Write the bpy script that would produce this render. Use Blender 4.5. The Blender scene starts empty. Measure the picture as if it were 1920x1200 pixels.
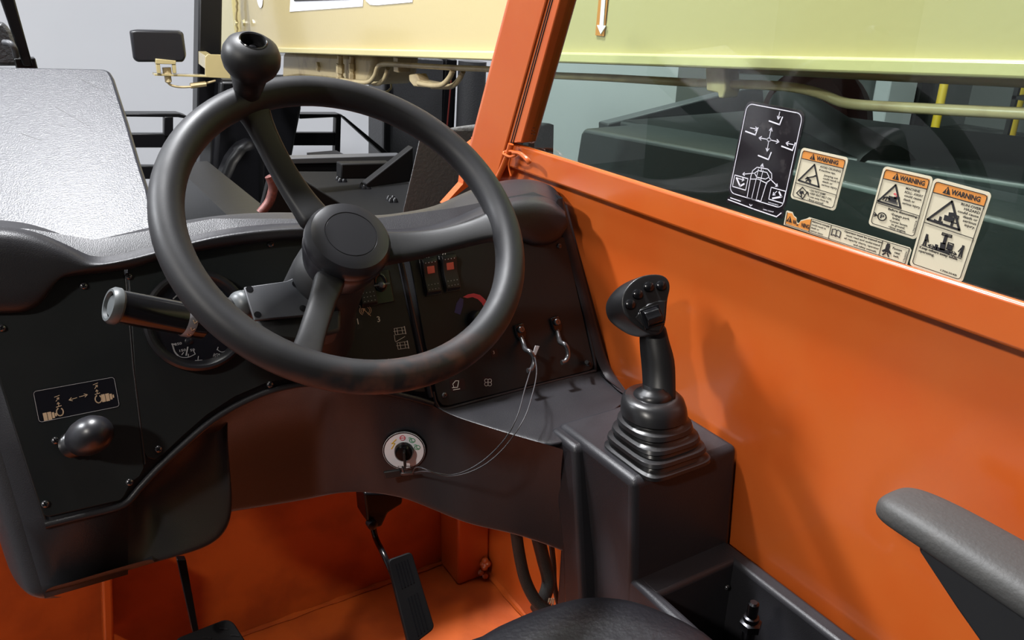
import bpy, bmesh, math, random
from mathutils import Vector as V, Matrix
random.seed(4)
S = bpy.context.scene
CZ = 1.9                                   # camera height above the warehouse floor

# ------------------------------------------------------------------ camera
AX = V((0.85579406, -0.17975111, 0.48508357))      # world axes seen in the camera's frame (right, down, forward)
AY = V((-0.51694496, -0.33268735, 0.78872494))
AD = V((-0.01960699, 0.92574762, 0.37763329))
FPX = 1541.0
cam = bpy.data.objects.new('camera', bpy.data.cameras.new('camera'))
S.collection.objects.link(cam)
cam.data.sensor_width = 36; cam.data.lens = 36 * FPX / 1920
cam.data.clip_start = 0.02; cam.data.clip_end = 100
right = V((AX.x, AY.x, -AD.x)); down = V((AX.y, AY.y, -AD.y)); fwd = V((AX.z, AY.z, -AD.z))
m = Matrix((right, -down, -fwd)).transposed().to_4x4()
m.translation = V((0, 0, CZ))
cam.matrix_world = m
S.camera = cam

# ------------------------------------------------------------------ light and exposure
S.view_settings.view_transform = 'Standard'
S.view_settings.look = 'None'
S.view_settings.gamma = 1
S.view_settings.exposure = -0.33
w = bpy.data.worlds.new('world'); S.world = w; w.use_nodes = True
w.node_tree.nodes['Background'].inputs[0].default_value = (0.80, 0.85, 1.0, 1)
w.node_tree.nodes['Background'].inputs[1].default_value = 0.05

def area(name, loc, target, size, sizey, power, col=(1, 0.97, 0.93)):
    l = bpy.data.lights.new(name, 'AREA'); l.shape = 'RECTANGLE'; l.size = size; l.size_y = sizey
    l.energy = power; l.color = col
    o = bpy.data.objects.new(name, l); S.collection.objects.link(o)
    o.location = V(loc) + V((0, 0, CZ))
    d = V(target) - V(loc)
    o.rotation_euler = d.to_track_quat('-Z', 'Y').to_euler()
    return o
area('key_lamp', (-2.9, 2.9, 2.5), (.5, .8, -.5), .34, .25, 290, (0.93, 0.96, 1.0))
area('second_lamp', (-3.0, -.9, 2.4), (.4, 1.0, -.8), .3, .25, 115, (1, 0.95, 0.88))
area('aisle_lamp', (-1.2, 5.2, 3.7), (-.2, 7.5, -.8), 1.6, .6, 155, (0.95, 0.97, 1.0))
area('boom_lamp', (-.4, 1.8, 3.9), (1.15, 2.6, 0), 1.4, .3, 58, (1, 0.98, 0.93))
area('back_wall_fill', (5.5, 4.6, 3.6), (7.0, 7.5, -.6), 1.6, .6, 420, (0.96, 0.97, 1.0))  # added fill light, no fixture: brightens the right part of the back wall
area('left_wall_fill', (-4.3, 4.0, 4.2), (-7.0, 4.6, -.2), 1.6, .5, 420, (0.97, 0.98, 1.0))  # added fill light: brightens the left wall doors so the glass reflects them
area('front_lamp', (-1.0, 3.3, 3.2), (0.0, 1.3, -.2), .6, .5, 45, (0.88, 0.92, 1.0))
area('overhead_lamp', (.05, 2.25, 3.2), (.5, .9, -.5), .36, .26, 420, (0.96, 0.97, 1.0))

# ------------------------------------------------------------------ placing helpers (camera-relative metres)
def ray(x, y):
    d = V((x - 960, y - 600, FPX)) / FPX
    return V((AX.dot(d), AY.dot(d), -AD.dot(d)))
def PX(x, y, X): r = ray(x, y); return r * (X / r.x)
def PY(x, y, Y): r = ray(x, y); return r * (Y / r.y)
def PZ(x, y, Z): r = ray(x, y); return r * (Z / r.z)
def PD(x, y, d): return ray(x, y) * d
def PP(x, y, p, n): r = ray(x, y); return r * (V(p).dot(n) / r.dot(n))
N1 = V((0, -1, .405)).normalized(); O1 = V((0, .9, -.54)); U1 = V((1, 0, 0)); V1 = U1.cross(N1) * -1
def F1(x, y, h=0.): return PP(x, y, O1 + N1 * h, N1)

# ------------------------------------------------------------------ mesh helpers
def bmnew(): return bmesh.new()
def poly(bm, pts): return bm.faces.new([bm.verts.new(p) for p in pts])
def prism(bm, pts, vec):
    vec = V(vec); a = [bm.verts.new(p) for p in pts]; b = [bm.verts.new(V(p) + vec) for p in pts]
    n = len(pts); bm.faces.new(a); bm.faces.new(b[::-1])
    for i in range(n): bm.faces.new((a[i], b[i], b[(i + 1) % n], a[(i + 1) % n]))
def loft(bm, rings, closed=True, caps=True):
    vs = [[bm.verts.new(p) for p in r] for r in rings]; n = len(rings[0])
    for a, b in zip(vs, vs[1:]):
        for i in range(n if closed else n - 1):
            j = (i + 1) % n; bm.faces.new((a[i], a[j], b[j], b[i]))
    if caps and closed: bm.faces.new(vs[0][::-1]); bm.faces.new(vs[-1])
    return vs
def box(bm, a, b):
    x0, y0, z0 = a; x1, y1, z1 = b
    prism(bm, [(x0, y0, z0), (x1, y0, z0), (x1, y1, z0), (x0, y1, z0)], (0, 0, z1 - z0))
def frame_of(ax):
    ax = V(ax).normalized(); t = V((0, 0, 1)) if abs(ax.z) < .9 else V((1, 0, 0))
    u = t.cross(ax).normalized(); return u, ax.cross(u), ax
def obox(bm, c, ex, ey, ez):
    c, ex, ey, ez = V(c), V(ex), V(ey), V(ez)
    prism(bm, [c - ex - ey - ez, c + ex - ey - ez, c + ex + ey - ez, c - ex + ey - ez], ez * 2)
def catmull(pts, n=6, closed=False):
    pts = [V(p) for p in pts]; out = []; N = len(pts)
    for i in range(N if closed else N - 1):
        if closed: a, b, c, d = pts[i - 1], pts[i], pts[(i + 1) % N], pts[(i + 2) % N]
        else: a, b, c, d = pts[max(i - 1, 0)], pts[i], pts[i + 1], pts[min(i + 2, N - 1)]
        for k in range(n):
            t = k / n
            out.append(.5 * ((2 * b) + (c - a) * t + (2 * a - 5 * b + 4 * c - d) * t * t + (3 * b - a - 3 * c + d) * t ** 3))
    if not closed: out.append(pts[-1])
    return out
def tube(bm, pts, r, seg=12, closed=False, caps=True):
    pts = [V(p) for p in pts]; N = len(pts); rs = r if isinstance(r, (list, tuple)) else [r] * N
    rings = []; u = None
    for i, p in enumerate(pts):
        if closed: t = pts[(i + 1) % N] - pts[i - 1]
        else: t = pts[min(i + 1, N - 1)] - pts[max(i - 1, 0)]
        t = t.normalized()
        if u is None: u = frame_of(t)[0]
        u = (u - t * u.dot(t)).normalized(); v = t.cross(u)
        rings.append([p + (u * math.cos(a) + v * math.sin(a)) * rs[i] for a in [2 * math.pi * k / seg for k in range(seg)]])
    if closed: rings.append(rings[0])
    loft(bm, rings, True, caps and not closed)
    if closed: bmesh.ops.remove_doubles(bm, verts=bm.verts, dist=1e-6)
def lathe(bm, o, ax, prof, seg=32, squash=1.0, caps=True):
    u, v, ax = frame_of(ax); o = V(o)
    loft(bm, [[o + ax * h + (u * math.cos(a) + v * math.sin(a) * squash) * max(r, 1e-5) for a in [2 * math.pi * k / seg for k in range(seg)]] for r, h in prof], True, caps)
def ribbon(bm, pts, w, n, t=.0003):
    pts = [V(p) for p in pts]; n = V(n).normalized()
    for a, b in zip(pts, pts[1:]):
        d = (b - a)
        if d.length < 1e-7: continue
        d.normalize(); s = d.cross(n).normalized() * w / 2; e = d * w * .35
        prism(bm, [a - s - e, a + s - e, b + s + e, b - s + e], n * t)
def cross_sweep(bm, path, ws, ts, wdir):
    rings = []
    for p, a, t, d in zip(path, ws, ts, wdir):
        rings.append([p + d[0] * a * x + d[1] * t * y for x, y in ((-1, -.55), (-.72, -1), (.72, -1), (1, -.55), (1, .55), (.72, 1), (-.72, 1), (-1, .55))])
    loft(bm, rings)

# ------------------------------------------------------------------ materials
MAT = {}
def mat(name, col, rough=.5, metal=0., bump=None, spots=None, coat=0., emit=None, spec=.5, wear=None):
    m = bpy.data.materials.new(name); m.use_nodes = True; nt = m.node_tree; b = nt.nodes['Principled BSDF']
    b.inputs['Base Color'].default_value = (*col, 1); b.inputs['Roughness'].default_value = rough
    b.inputs['Metallic'].default_value = metal; b.inputs['Coat Weight'].default_value = coat
    b.inputs['Coat Roughness'].default_value = .08; b.inputs['Specular IOR Level'].default_value = spec
    tc = nt.nodes.new('ShaderNodeTexCoord')
    def noise(sc, det=3):
        n = nt.nodes.new('ShaderNodeTexNoise'); n.inputs['Scale'].default_value = sc; n.inputs['Detail'].default_value = det
        nt.links.new(tc.outputs['Object'], n.inputs['Vector']); return n
    if bump:
        n = noise(bump[0]); bp = nt.nodes.new('ShaderNodeBump'); bp.inputs['Strength'].default_value = bump[1]
        bp.inputs['Distance'].default_value = bump[2]
        nt.links.new(n.outputs['Fac'], bp.inputs['Height']); nt.links.new(bp.outputs['Normal'], b.inputs['Normal'])
        if coat: nt.links.new(bp.outputs['Normal'], b.inputs['Coat Normal'])
    if spots:      # (colour2, scale, low, high)
        n = noise(spots[1], 5); r = nt.nodes.new('ShaderNodeMapRange'); r.inputs[1].default_value = spots[2]; r.inputs[2].default_value = spots[3]
        mx = nt.nodes.new('ShaderNodeMix'); mx.data_type = 'RGBA'
        mx.inputs[6].default_value = (*col, 1); mx.inputs[7].default_value = (*spots[0], 1)
        nt.links.new(n.outputs['Fac'], r.inputs[0]); nt.links.new(r.outputs[0], mx.inputs[0]); nt.links.new(mx.outputs[2], b.inputs['Base Color'])
    if wear:
        n = noise(wear[0], 4); r = nt.nodes.new('ShaderNodeMapRange'); r.inputs[3].default_value = wear[1]; r.inputs[4].default_value = wear[2]
        r.inputs[1].default_value = .3; r.inputs[2].default_value = .7
        nt.links.new(n.outputs['Fac'], r.inputs[0]); nt.links.new(r.outputs[0], b.inputs['Roughness'])
    if emit: b.inputs['Emission Color'].default_value = (*emit[0], 1); b.inputs['Emission Strength'].default_value = emit[1]
    MAT[name] = m; return m
mat('dash', (.020, .0195, .0225), .42, spec=.38, bump=(900, .4, .0006), wear=(14, .32, .46))
mat('panel', (.012, .0145, .0155), .42, spec=.32, bump=(420, .10, .0006), wear=(9, .36, .5))
mat('cover', (.022, .023, .029), .31, spec=.30, bump=(520, .5, .0009))
mat('wheel', (.009, .009, .010), .5, spec=.36, bump=(700, .10, .0004), wear=(20, .44, .56))
mat('hub', (.014, .014, .017), .34, bump=(900, .06, .0003))
mat('rubber', (.012, .012, .013), .30)
mat('gloss_black', (.006, .006, .007), .18)
mat('matte_black', (.010, .010, .011), .55)
mat('grip', (.010, .010, .011), .36, bump=(1500, .12, .0003))
mat('arm', (.040, .039, .037), .6, bump=(260, .3, .0015), spots=((.045, .043, .040), 60, .5, .7))
mat('vinyl', (.007, .007, .009), .38, bump=(160, .5, .0012))
mat('orange', (.42, .084, .014), .26, coat=.3, bump=(14, .08, .006), spots=((.41, .070, .010), 7, .42, .68))
mat('orange_floor', (.42, .078, .011), .38, bump=(30, .2, .004), spots=((.30, .052, .009), 9, .45, .65))
mat('cream', (.47, .385, .19), .25, coat=.4, bump=(60, .10, .003))
mat('cream_light', (.56, .49, .24), .22, coat=.4, bump=(70, .12, .003))
mat('cream_dirty', (.62, .50, .28), .35, bump=(60, .2, .003), spots=((.40, .29, .16), 14, .5, .75))
mat('black_paint', (.005, .005, .006), .32, spec=.3, bump=(40, .08, .003))
mat('hood', (.013, .016, .017), .5, bump=(60, .15, .003))
mat('deck_black', (.004, .004, .0045), .6, spec=.18)
mat('tank_skin', (.085, .087, .092), .4, bump=(110, .7, .003))
mat('tank', (.050, .051, .055), .38, bump=(110, .7, .003))
mat('white_wall', (.62, .63, .66), .7, bump=(3, .1, .01), spots=((.60, .61, .64), 1.2, .4, .7))
mat('grey_wall', (.16, .165, .165), .7)
mat('concrete', (.075, .078, .075), .22, spots=((.03, .033, .033), 1.7, .4, .6), wear=(2.3, .12, .5))
mat('ceiling', (.25, .25, .25), .8)
mat('dark_metal', (.05, .05, .055), .3, metal=1)
mat('steel', (.42, .42, .44), .3, metal=1)
mat('screw', (.16, .16, .17), .25, metal=.8)
mat('bracket', (.060, .062, .068), .45, bump=(500, .2, .0004))
mat('band', (.17, .165, .18), .35, bump=(150, .4, .001))
mat('cap_grey', (.075, .082, .085), .4)
mat('gauge_face', (.006, .006, .010), .3)
mat('ink_grey', (.42, .42, .44), .5)
mat('ink_white', (.66, .63, .58), .5)
mat('ink_tan', (.62, .45, .30), .5)
mat('ink_black', (.012, .011, .012), .5)
mat('ink_dark', (.07, .065, .06), .5)
mat('sticker', (.50, .45, .33), .45)
mat('sticker_black', (.012, .010, .012), .12, spots=((.05, .045, .045), 40, .55, .8))
mat('sticker_line', (.62, .60, .66), .4)
mat('sticker_orange', (.52, .20, .04), .45)
mat('white', (.80, .80, .84), .4)
mat('red', (.70, .07, .10), .5)
mat('red_lens', (.42, .075, .05), .35)
mat('navy', (.03, .03, .16), .5)
mat('green', (.03, .32, .12), .5)
mat('yellow', (.75, .50, .03), .5)
mat('brown', (.10, .03, .025), .5, spots=((.18, .06, .05), 60, .5, .6))
mat('braid', (.020, .019, .016), .6, bump=(900, .8, .002))
mat('wire', (.045, .045, .05), .4, metal=.3)
mat('far_green', (.06, .22, .07), .5)
mat('far_red', (.13, .015, .012), .45)
mat('lamp_on', (1, 1, 1), .5, emit=((1, .97, .9), 6))
def dirt_rim():        # worn brownish skin on the lower rim of the wheel
    m = MAT['wheel'].copy(); m.name = 'wheel_rim'; nt = m.node_tree; b = nt.nodes['Principled BSDF']
    tc = nt.nodes.new('ShaderNodeTexCoord'); n = nt.nodes.new('ShaderNodeTexNoise'); n.inputs['Scale'].default_value = 45; n.inputs['Detail'].default_value = 6
    sep = nt.nodes.new('ShaderNodeSeparateXYZ'); nt.links.new(tc.outputs['Object'], n.inputs['Vector']); nt.links.new(tc.outputs['Object'], sep.inputs[0])
    r = nt.nodes.new('ShaderNodeMapRange'); r.inputs[1].default_value = -.03; r.inputs[2].default_value = -.062; nt.links.new(sep.outputs['Z'], r.inputs[0])
    r2 = nt.nodes.new('ShaderNodeMapRange'); r2.inputs[1].default_value = .42; r2.inputs[2].default_value = .62; nt.links.new(n.outputs['Fac'], r2.inputs[0])
    mu = nt.nodes.new('ShaderNodeMath'); mu.operation = 'MULTIPLY'; nt.links.new(r.outputs[0], mu.inputs[0]); nt.links.new(r2.outputs[0], mu.inputs[1])
    mx = nt.nodes.new('ShaderNodeMix'); mx.data_type = 'RGBA'; mx.inputs[6].default_value = (.014, .014, .016, 1); mx.inputs[7].default_value = (.10, .042, .028, 1)
    nt.links.new(mu.outputs[0], mx.inputs[0]); nt.links.new(mx.outputs[2], b.inputs['Base Color']); MAT['wheel_rim'] = m
dirt_rim()
def glass_mat(name, tint, ior=1.5):
    m = bpy.data.materials.new(name); m.use_nodes = True; nt = m.node_tree; nt.nodes.clear()
    o = nt.nodes.new('ShaderNodeOutputMaterial'); t = nt.nodes.new('ShaderNodeBsdfTransparent'); g = nt.nodes.new('ShaderNodeBsdfGlossy')
    f = nt.nodes.new('ShaderNodeFresnel'); f.inputs[0].default_value = ior; x = nt.nodes.new('ShaderNodeMixShader')
    t.inputs[0].default_value = (*tint, 1); g.inputs['Roughness'].default_value = .0
    geo = nt.nodes.new('ShaderNodeNewGeometry'); inv = nt.nodes.new('ShaderNodeMath'); inv.operation = 'SUBTRACT'; inv.inputs[0].default_value = 1
    nt.links.new(geo.outputs['Backfacing'], inv.inputs[1]); mu = nt.nodes.new('ShaderNodeMath'); mu.operation = 'MULTIPLY'
    nt.links.new(inv.outputs[0], mu.inputs[0]); nt.links.new(f.outputs[0], mu.inputs[1])
    nt.links.new(mu.outputs[0], x.inputs[0]); nt.links.new(t.outputs[0], x.inputs[1]); nt.links.new(g.outputs[0], x.inputs[2]); nt.links.new(x.outputs[0], o.inputs[0])
    MAT[name] = m
glass_mat('glass', (.80, .90, .84)); glass_mat('clear', (.97, .97, .97), 1.3)

# ------------------------------------------------------------------ object helpers
def thing(name, label, cat, loc, group=None):
    o = bpy.data.objects.new(name, None); o.empty_display_size = .05; S.collection.objects.link(o)
    o.location = V(loc) + V((0, 0, CZ)); o['label'] = label; o['category'] = cat
    if group: o['group'] = group
    return o
def wloc(o):
    p = V(o.location)
    while o.parent: o = o.parent; p = p + V(o.location)
    return p
def obj(name, bm, material, parent=None, bevel=0, seg=2, sub=0, smooth=True, angle=38, solid=0, label=None, cat=None, group=None, kind=None):
    bmesh.ops.remove_doubles(bm, verts=bm.verts, dist=1e-7)
    bmesh.ops.recalc_face_normals(bm, faces=bm.faces)
    for v in bm.verts: v.co.z += CZ
    xs = [v.co for v in bm.verts]
    lo = V([min(c[i] for c in xs) for i in range(3)]); hi = V([max(c[i] for c in xs) for i in range(3)])
    org = (lo + hi) / 2; org.z = lo.z
    if parent: org = wloc(parent)
    for v in bm.verts: v.co -= org
    for f in bm.faces: f.smooth = smooth
    if smooth and not sub:
        for e in bm.edges:
            if len(e.link_faces) == 2 and e.calc_face_angle(0) > math.radians(angle): e.smooth = False
    me = bpy.data.meshes.new(name); bm.to_mesh(me); bm.free()
    ms = material if isinstance(material, list) else [material]
    for x in ms: me.materials.append(MAT[x])
    o = bpy.data.objects.new(name, me); S.collection.objects.link(o)
    if parent: o.parent = parent
    else: o.location = org
    if solid: q = o.modifiers.new('solid', 'SOLIDIFY'); q.thickness = solid; q.offset = 0
    if bevel:
        q = o.modifiers.new('bevel', 'BEVEL'); q.width = bevel; q.segments = seg; q.limit_method = 'ANGLE'; q.angle_limit = math.radians(30)
    if sub: q = o.modifiers.new('sub', 'SUBSURF'); q.levels = sub; q.render_levels = sub
    if label: o['label'] = label
    if cat: o['category'] = cat
    if group: o['group'] = group
    if kind: o['kind'] = kind
    return o
def struct(name, bm, material, **k): return obj(name, bm, material, kind='structure', **k)

def text_pts(s, offset=.012):
    cu = bpy.data.curves.new('t', 'FONT'); cu.body = s; cu.size = 1; cu.offset = offset; cu.resolution_u = 2
    o = bpy.data.objects.new('t', cu); S.collection.objects.link(o)
    me = bpy.data.meshes.new_from_object(o.evaluated_get(bpy.context.evaluated_depsgraph_get()))
    vs = [v.co.copy() for v in me.vertices]; fs = [tuple(p.vertices) for p in me.polygons]
    bpy.data.objects.remove(o); bpy.data.curves.remove(cu); bpy.data.meshes.remove(me)
    return vs, fs
def put_text(bm, s, fn, height, width=None, offset=.012):
    """fn(a, b): a, b in metres-like local units -> point. height = cap height, width = full width."""
    vs, fs = text_pts(s, offset)
    if not vs: return
    x0 = min(v.x for v in vs); x1 = max(v.x for v in vs)
    sy = height / .70; sx = width / (x1 - x0) if width else sy
    nv = [bm.verts.new(fn((v.x - x0) * sx, v.y * sy)) for v in vs]
    for f in fs:
        try: bm.faces.new([nv[i] for i in f])
        except ValueError: pass

# ================================================================== WAREHOUSE (setting)
GZ = -CZ
b = bmnew(); box(b, (-9, -6, GZ - .1), (14, 9, GZ)); struct('floor', b, 'concrete')
b = bmnew(); box(b, (-9, 7.6, GZ), (6.9, 7.75, 5)); struct('wall_back', b, 'white_wall')
b = bmnew(); box(b, (-7.2, -6, GZ), (-7.0, 7.6, 5)); wl = struct('wall_left', b, 'grey_wall')
b = bmnew(); box(b, (6.9, 7.6, GZ), (13, 7.75, 5)); struct('wall_back_right', b, 'grey_wall')
b = bmnew(); box(b, (13, -6, GZ), (13.2, 7.75, 5)); struct('wall_right_far', b, 'grey_wall')
b = bmnew(); box(b, (-9, -6, 5), (14, 9, 5.1)); struct('ceiling', b, 'ceiling')
# tall white doors on the left warehouse wall (seen mirrored in the cab glass)
for y0, y1 in ((-.5, 1.6), (2.1, 2.9), (4.2, 5.6)):
    b = bmnew(); box(b, (-6.99, y0, GZ), (-6.93, y1, 2.6)); struct('door_%d' % (1 + int(y0 > 2) + int(y0 > 4)), b, 'white_wall', bevel=.01)

# ================================================================== CAB SHELL (setting)
XW = .733; ZF = -1.2; YF = 1.35
b = bmnew(); box(b, (-.6, -.6, ZF - .02), (XW + .02, YF + .02, ZF)); struct('cab_floor', b, 'orange_floor')
b = bmnew(); box(b, (-.6, YF, ZF), (XW + .02, YF + .02, -.43)); fw = struct('cab_wall_front', b, 'orange_floor')
wr_b = bmnew(); box(wr_b, (XW, -.6, ZF), (XW + .02, YF + .0, -.262)); wr = struct('cab_wall_right', wr_b, 'orange')
b = bmnew(); box(b, (.716, -.6, -.2858), (.7245, 1.215, -.2428)); sill = struct('window_sill', b, 'orange', bevel=.004, seg=3)
b = bmnew()   # weld beads along the floor creases
tube(b, [(x * .02 + .0 * random.random(), YF - .003, ZF + .003) for x in range(-20, 37)], [.004 + .003 * random.random() for _ in range(57)], 6)
tube(b, [(XW - .003, -.5 + y * .02, ZF + .003) for y in range(90)], [.005 + .003 * random.random() for _ in range(90)], 6)
obj('weld_bead', b, 'orange_floor', fw)
b = bmnew()
for k in range(9): lathe(b, V((XW - .012 - .014 * random.random(), 1.262 - .012 * random.random(), ZF + .004 + .045 * random.random())), (random.random() - .5, -1, .5), [(.004, -.004), (.008, 0), (.006, .005), (.001, .008)], 8)
obj('weld_spatter', b, 'orange', fw, kind='stuff')
# corner post inside the cab and the raised floor tray lip
b = bmnew(); box(b, (.656, 1.265, ZF), (XW, YF, -.45)); obj('corner_post', b, 'orange', fw, bevel=.006, seg=3)
b = bmnew(); prism(b, [PY(190, 1060, 1.24), PY(210, 1060, 1.24), PY(216, 1260, 1.24), PY(196, 1260, 1.24)], (.008, .11, 0)); obj('side_post', b, 'orange', fw, bevel=.004)
# front pillar of the cab
def pil(pxs, X, Zs=None): return [PX(x, y, X) for x, y in pxs]
b = bmnew()
top = [PX(951, 0, .70), PX(1027, 0, .705), PX(1031, 0, .742), PX(958, 0, .78)]
bot = [PX(880, 273, .70), PX(952, 268, .705), PX(956, 268, .742), PX(890, 273, .78)]
up = [t + (t - q) * .6 for t, q in zip(top, bot)]
dn = [q + (q - t) * .30 for t, q in zip(top, bot)]
loft(b, [dn, bot, top, up]); pillar = struct('pillar_front', b, 'orange', bevel=.006, seg=3)
b = bmnew()
t2 = [PX(1022, 0, .708), PX(1050, 0, .708)]; q2 = [PX(948, 268, .708), PX(977, 268, .708)]
t2 = [t + (t - q) * .6 for t, q in zip(t2, q2)]
prism(b, [q2[0], q2[1], t2[1], t2[0]], (.03, 0, 0)); obj('glazing_channel', b, 'orange', pillar, bevel=.002)
b = bmnew()
for px in (1032, 1036):
    p0 = PX(px - 74, 268, .7078); p1 = PX(px, 0, .7078); tube(b, [p0, p1 + (p1 - p0) * .6], .0011, 6)
obj('seal_strip', b, 'matte_black', pillar)
b = bmnew(); prism(b, [PY(833, 384, 1.30), PY(905, 330, 1.30), PY(895, 262, 1.30), PY(878, 275, 1.30), PY(868, 345, 1.30)], (0, .02, 0)); obj('foot_gusset', b, 'orange', pillar, bevel=.0008)
# window pane
b = bmnew(); gp0 = PX(977, 268, .722); gt = PX(1050, 0, .722)
gt = gt + (gt - gp0) * .6
prism(b, [V((.722, gp0.y, -.255)), gp0, gt, V((.722, -.6, gt.z)), V((.722, -.6, -.255))], (.005, 0, 0)); win = struct('window_1', b, 'glass', smooth=False)
# small etched glazing mark at the pane's lower front corner
b = bmnew()
def gmap(px, py, X=.7215):
    p = PX(px, py, X); return lambda a, c: V((X, p.y - a, p.z + c))
put_text(b, '6', gmap(997, 229), .007)
for i in range(3): put_text(b, 'AS2 M51 43R', gmap(992, 238 + 6 * i), .0016, .018)
obj('glazing_mark', b, 'ink_black', win, smooth=False)

# ================================================================== DASHBOARD
dash = thing('dashboard', 'black moulded plastic dashboard with gauge and switch panels behind the steering wheel', 'dashboard', (.33, .95, -.64))
def interp(tab, n):
    """resample a pixel polyline to n points, evenly by length"""
    pts = [V((a[0], a[1], 0)) for a in tab]; pts = catmull(pts, 8)
    L = [0]
    for p, q in zip(pts, pts[1:]): L.append(L[-1] + (q - p).length)
    out = []; k = 0
    for i in range(n):
        s = L[-1] * i / (n - 1)
        while k < len(L) - 2 and L[k + 1] < s: k += 1
        t = (s - L[k]) / max(L[k + 1] - L[k], 1e-9); q = pts[k].lerp(pts[k + 1], min(max(t, 0), 1)); out.append((q.x, q.y))
    return out
def atx(tab, x):
    for a, c in zip(tab, tab[1:]):
        if a[0] <= x <= c[0]: t = (x - a[0]) / (c[0] - a[0]); return a[1] + (c[1] - a[1]) * t
    return tab[0][1] if x < tab[0][0] else tab[-1][1]
arch = [(232, 952), (262, 915), (300, 875), (340, 838), (390, 795), (440, 763), (500, 736), (560, 722), (620, 720), (700, 730), (780, 748), (812, 760)]
# face plate behind the panels
b = bmnew()
out = [(-70, 560), (-45, 700), (0, 842), (40, 975), (76, 1095), (84, 1122), (150, 1103), (240, 1077), (240, 948)] + arch[1:] + \
      [(835, 768), (900, 751), (1040, 714), (1113, 696), (1148, 700), (1110, 560), (1085, 470), (1063, 385), (1000, 360), (850, 390), (700, 410), (400, 410), (180, 450), (60, 430), (-70, 420)]
bf = bmnew(); poly(bf, [F1(x, y, 0) for x, y in out]); bmesh.ops.triangulate(bf, faces=bf.faces)
face = obj('shell_face', bf, 'dash', dash, solid=.0006)
# side and bottom of the left pod
b = bmnew()
el = [(-70, 560), (-45, 700), (0, 842), (40, 975), (76, 1095), (84, 1122)]
e0 = [F1(x, y, 0) for x, y in el]; e0[-1].z = -.628; e0[-2] = e0[-2].lerp(e0[-1], .3)
rows = [[p + V((.006, 0, 0)) for p in e0], e0, [p + V((-.012, .006, 0)) for p in e0], [p + V((-.022, .025, 0)) for p in e0], [p + V((-.034, .07, 0)) for p in e0], [p + V((-.042, .2, 0)) for p in e0]]
rows = [r + [r[-1] + V((0.012, .012, -.012))] for r in rows]
loft(b, rows, closed=False); obj('side_cheek', b, 'dash', dash, sub=2)
b = bmnew()
bl = interp([(84, 1120), (130, 1108), (180, 1093), (228, 1079), (260, 1070), (290, 1062)], 8)
r0 = [PZ(x, y - 16, -.612) for x, y in bl]; r1 = [PZ(x, y, -.628) for x, y in bl]
loft(b, [r0, r1, [p + V((0, .03, .004)) for p in r1], [p + V((0, .25, .0)) for p in r1]], closed=False); obj('bottom_skirt', b, 'dash', dash, sub=2)
# scooped lobe between the arch and the pod's lower right corner
b = bmnew()
a0 = interp([(232, 952), (262, 915), (300, 875), (340, 838), (390, 795), (432, 767)], 14)
z0 = interp([(228, 1079), (300, 1060), (370, 1040), (412, 1022), (434, 992), (440, 955), (436, 900), (430, 840), (428, 775)], 14)
yd = [.872, .874, .876, .878, .882, .89, .90, .915, .93, .94, .95, .955, .955, .955]
r0 = [F1(x, y, 0) for x, y in a0]; r3 = [PY(x, y, d) for (x, y), d in zip(z0, yd)]
rows = [r0]
for t, psh in ((.06, .010), (.25, .028), (.5, .030), (.75, .016), (.9, .004)): rows.append([p.lerp(q, t) + V((0, psh * (1 if i > 1 else .3 * i), 0)) for i, (p, q) in enumerate(zip(r0, r3))])
rows += [r3, [p + V((-.003, .03, .0)) for p in r3], [p + V((-.01, .12, .01)) for p in r3]]
loft(b, rows, closed=False); obj('lower_lobe', b, 'dash', dash, sub=2)
# bright moulded lip following the arch
b = bmnew(); tube(b, [F1(x, y, .001) for x, y in interp([(85, 985), (150, 969), (215, 953), (240, 941), (262, 915), (300, 875), (340, 838), (390, 795), (440, 763), (500, 736), (560, 722), (620, 720), (700, 730), (775, 747), (812, 758)], 60)], .0042, 10); obj('arch_lip', b, 'dash', dash)
# knee panel under the arch
b = bmnew()
topk = interp([(380, 800), (440, 763), (500, 736), (560, 722), (620, 720), (700, 730), (780, 748), (850, 781), (905, 799), (960, 816), (1005, 829), (1056, 844)], 24)
botk = interp([(360, 975), (440, 962), (560, 943), (660, 925), (750, 935), (800, 953), (880, 985), (960, 1003), (1020, 1022), (1056, 1036)], 24)
def kd_top(x, y):
    if x < 800: return F1(x, y, 0)
    z = -.538 - .012 * min((x - 800) / 250, 1); p = PZ(x, y, z); q = F1(x, y, 0); t = min((x - 800) / 60, 1); return q.lerp(p, t)
def kd_bot(x, y):
    tab = [(360, 1.04), (600, 1.03), (655, .985), (690, .945), (750, .92), (880, .835), (960, .795), (1056, .755)]
    return PY(x, y, atx(tab, x))
r0 = [kd_top(*p) for p in topk]; r3 = [kd_bot(*p) for p in botk]
rows = [[p + V((0, 0, .001)) for p in r0], r0]
for t in (.08, .3, .55, .8, .95):
    rows.append([p.lerp(q, t) + V((0, (.045 if x < 640 else .012) * math.sin(min(t * 2, 1) * math.pi / 2) * (1 - t), 0)) for p, q, (x, _) in zip(r0, r3, topk)])
rows += [r3, [p + V((0, .02, -.002)) for p in r3], [p + V((0, .1, .0)) for p in r3]]
loft(b, rows, closed=False); obj('knee_panel', b, 'dash', dash, sub=2)
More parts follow.
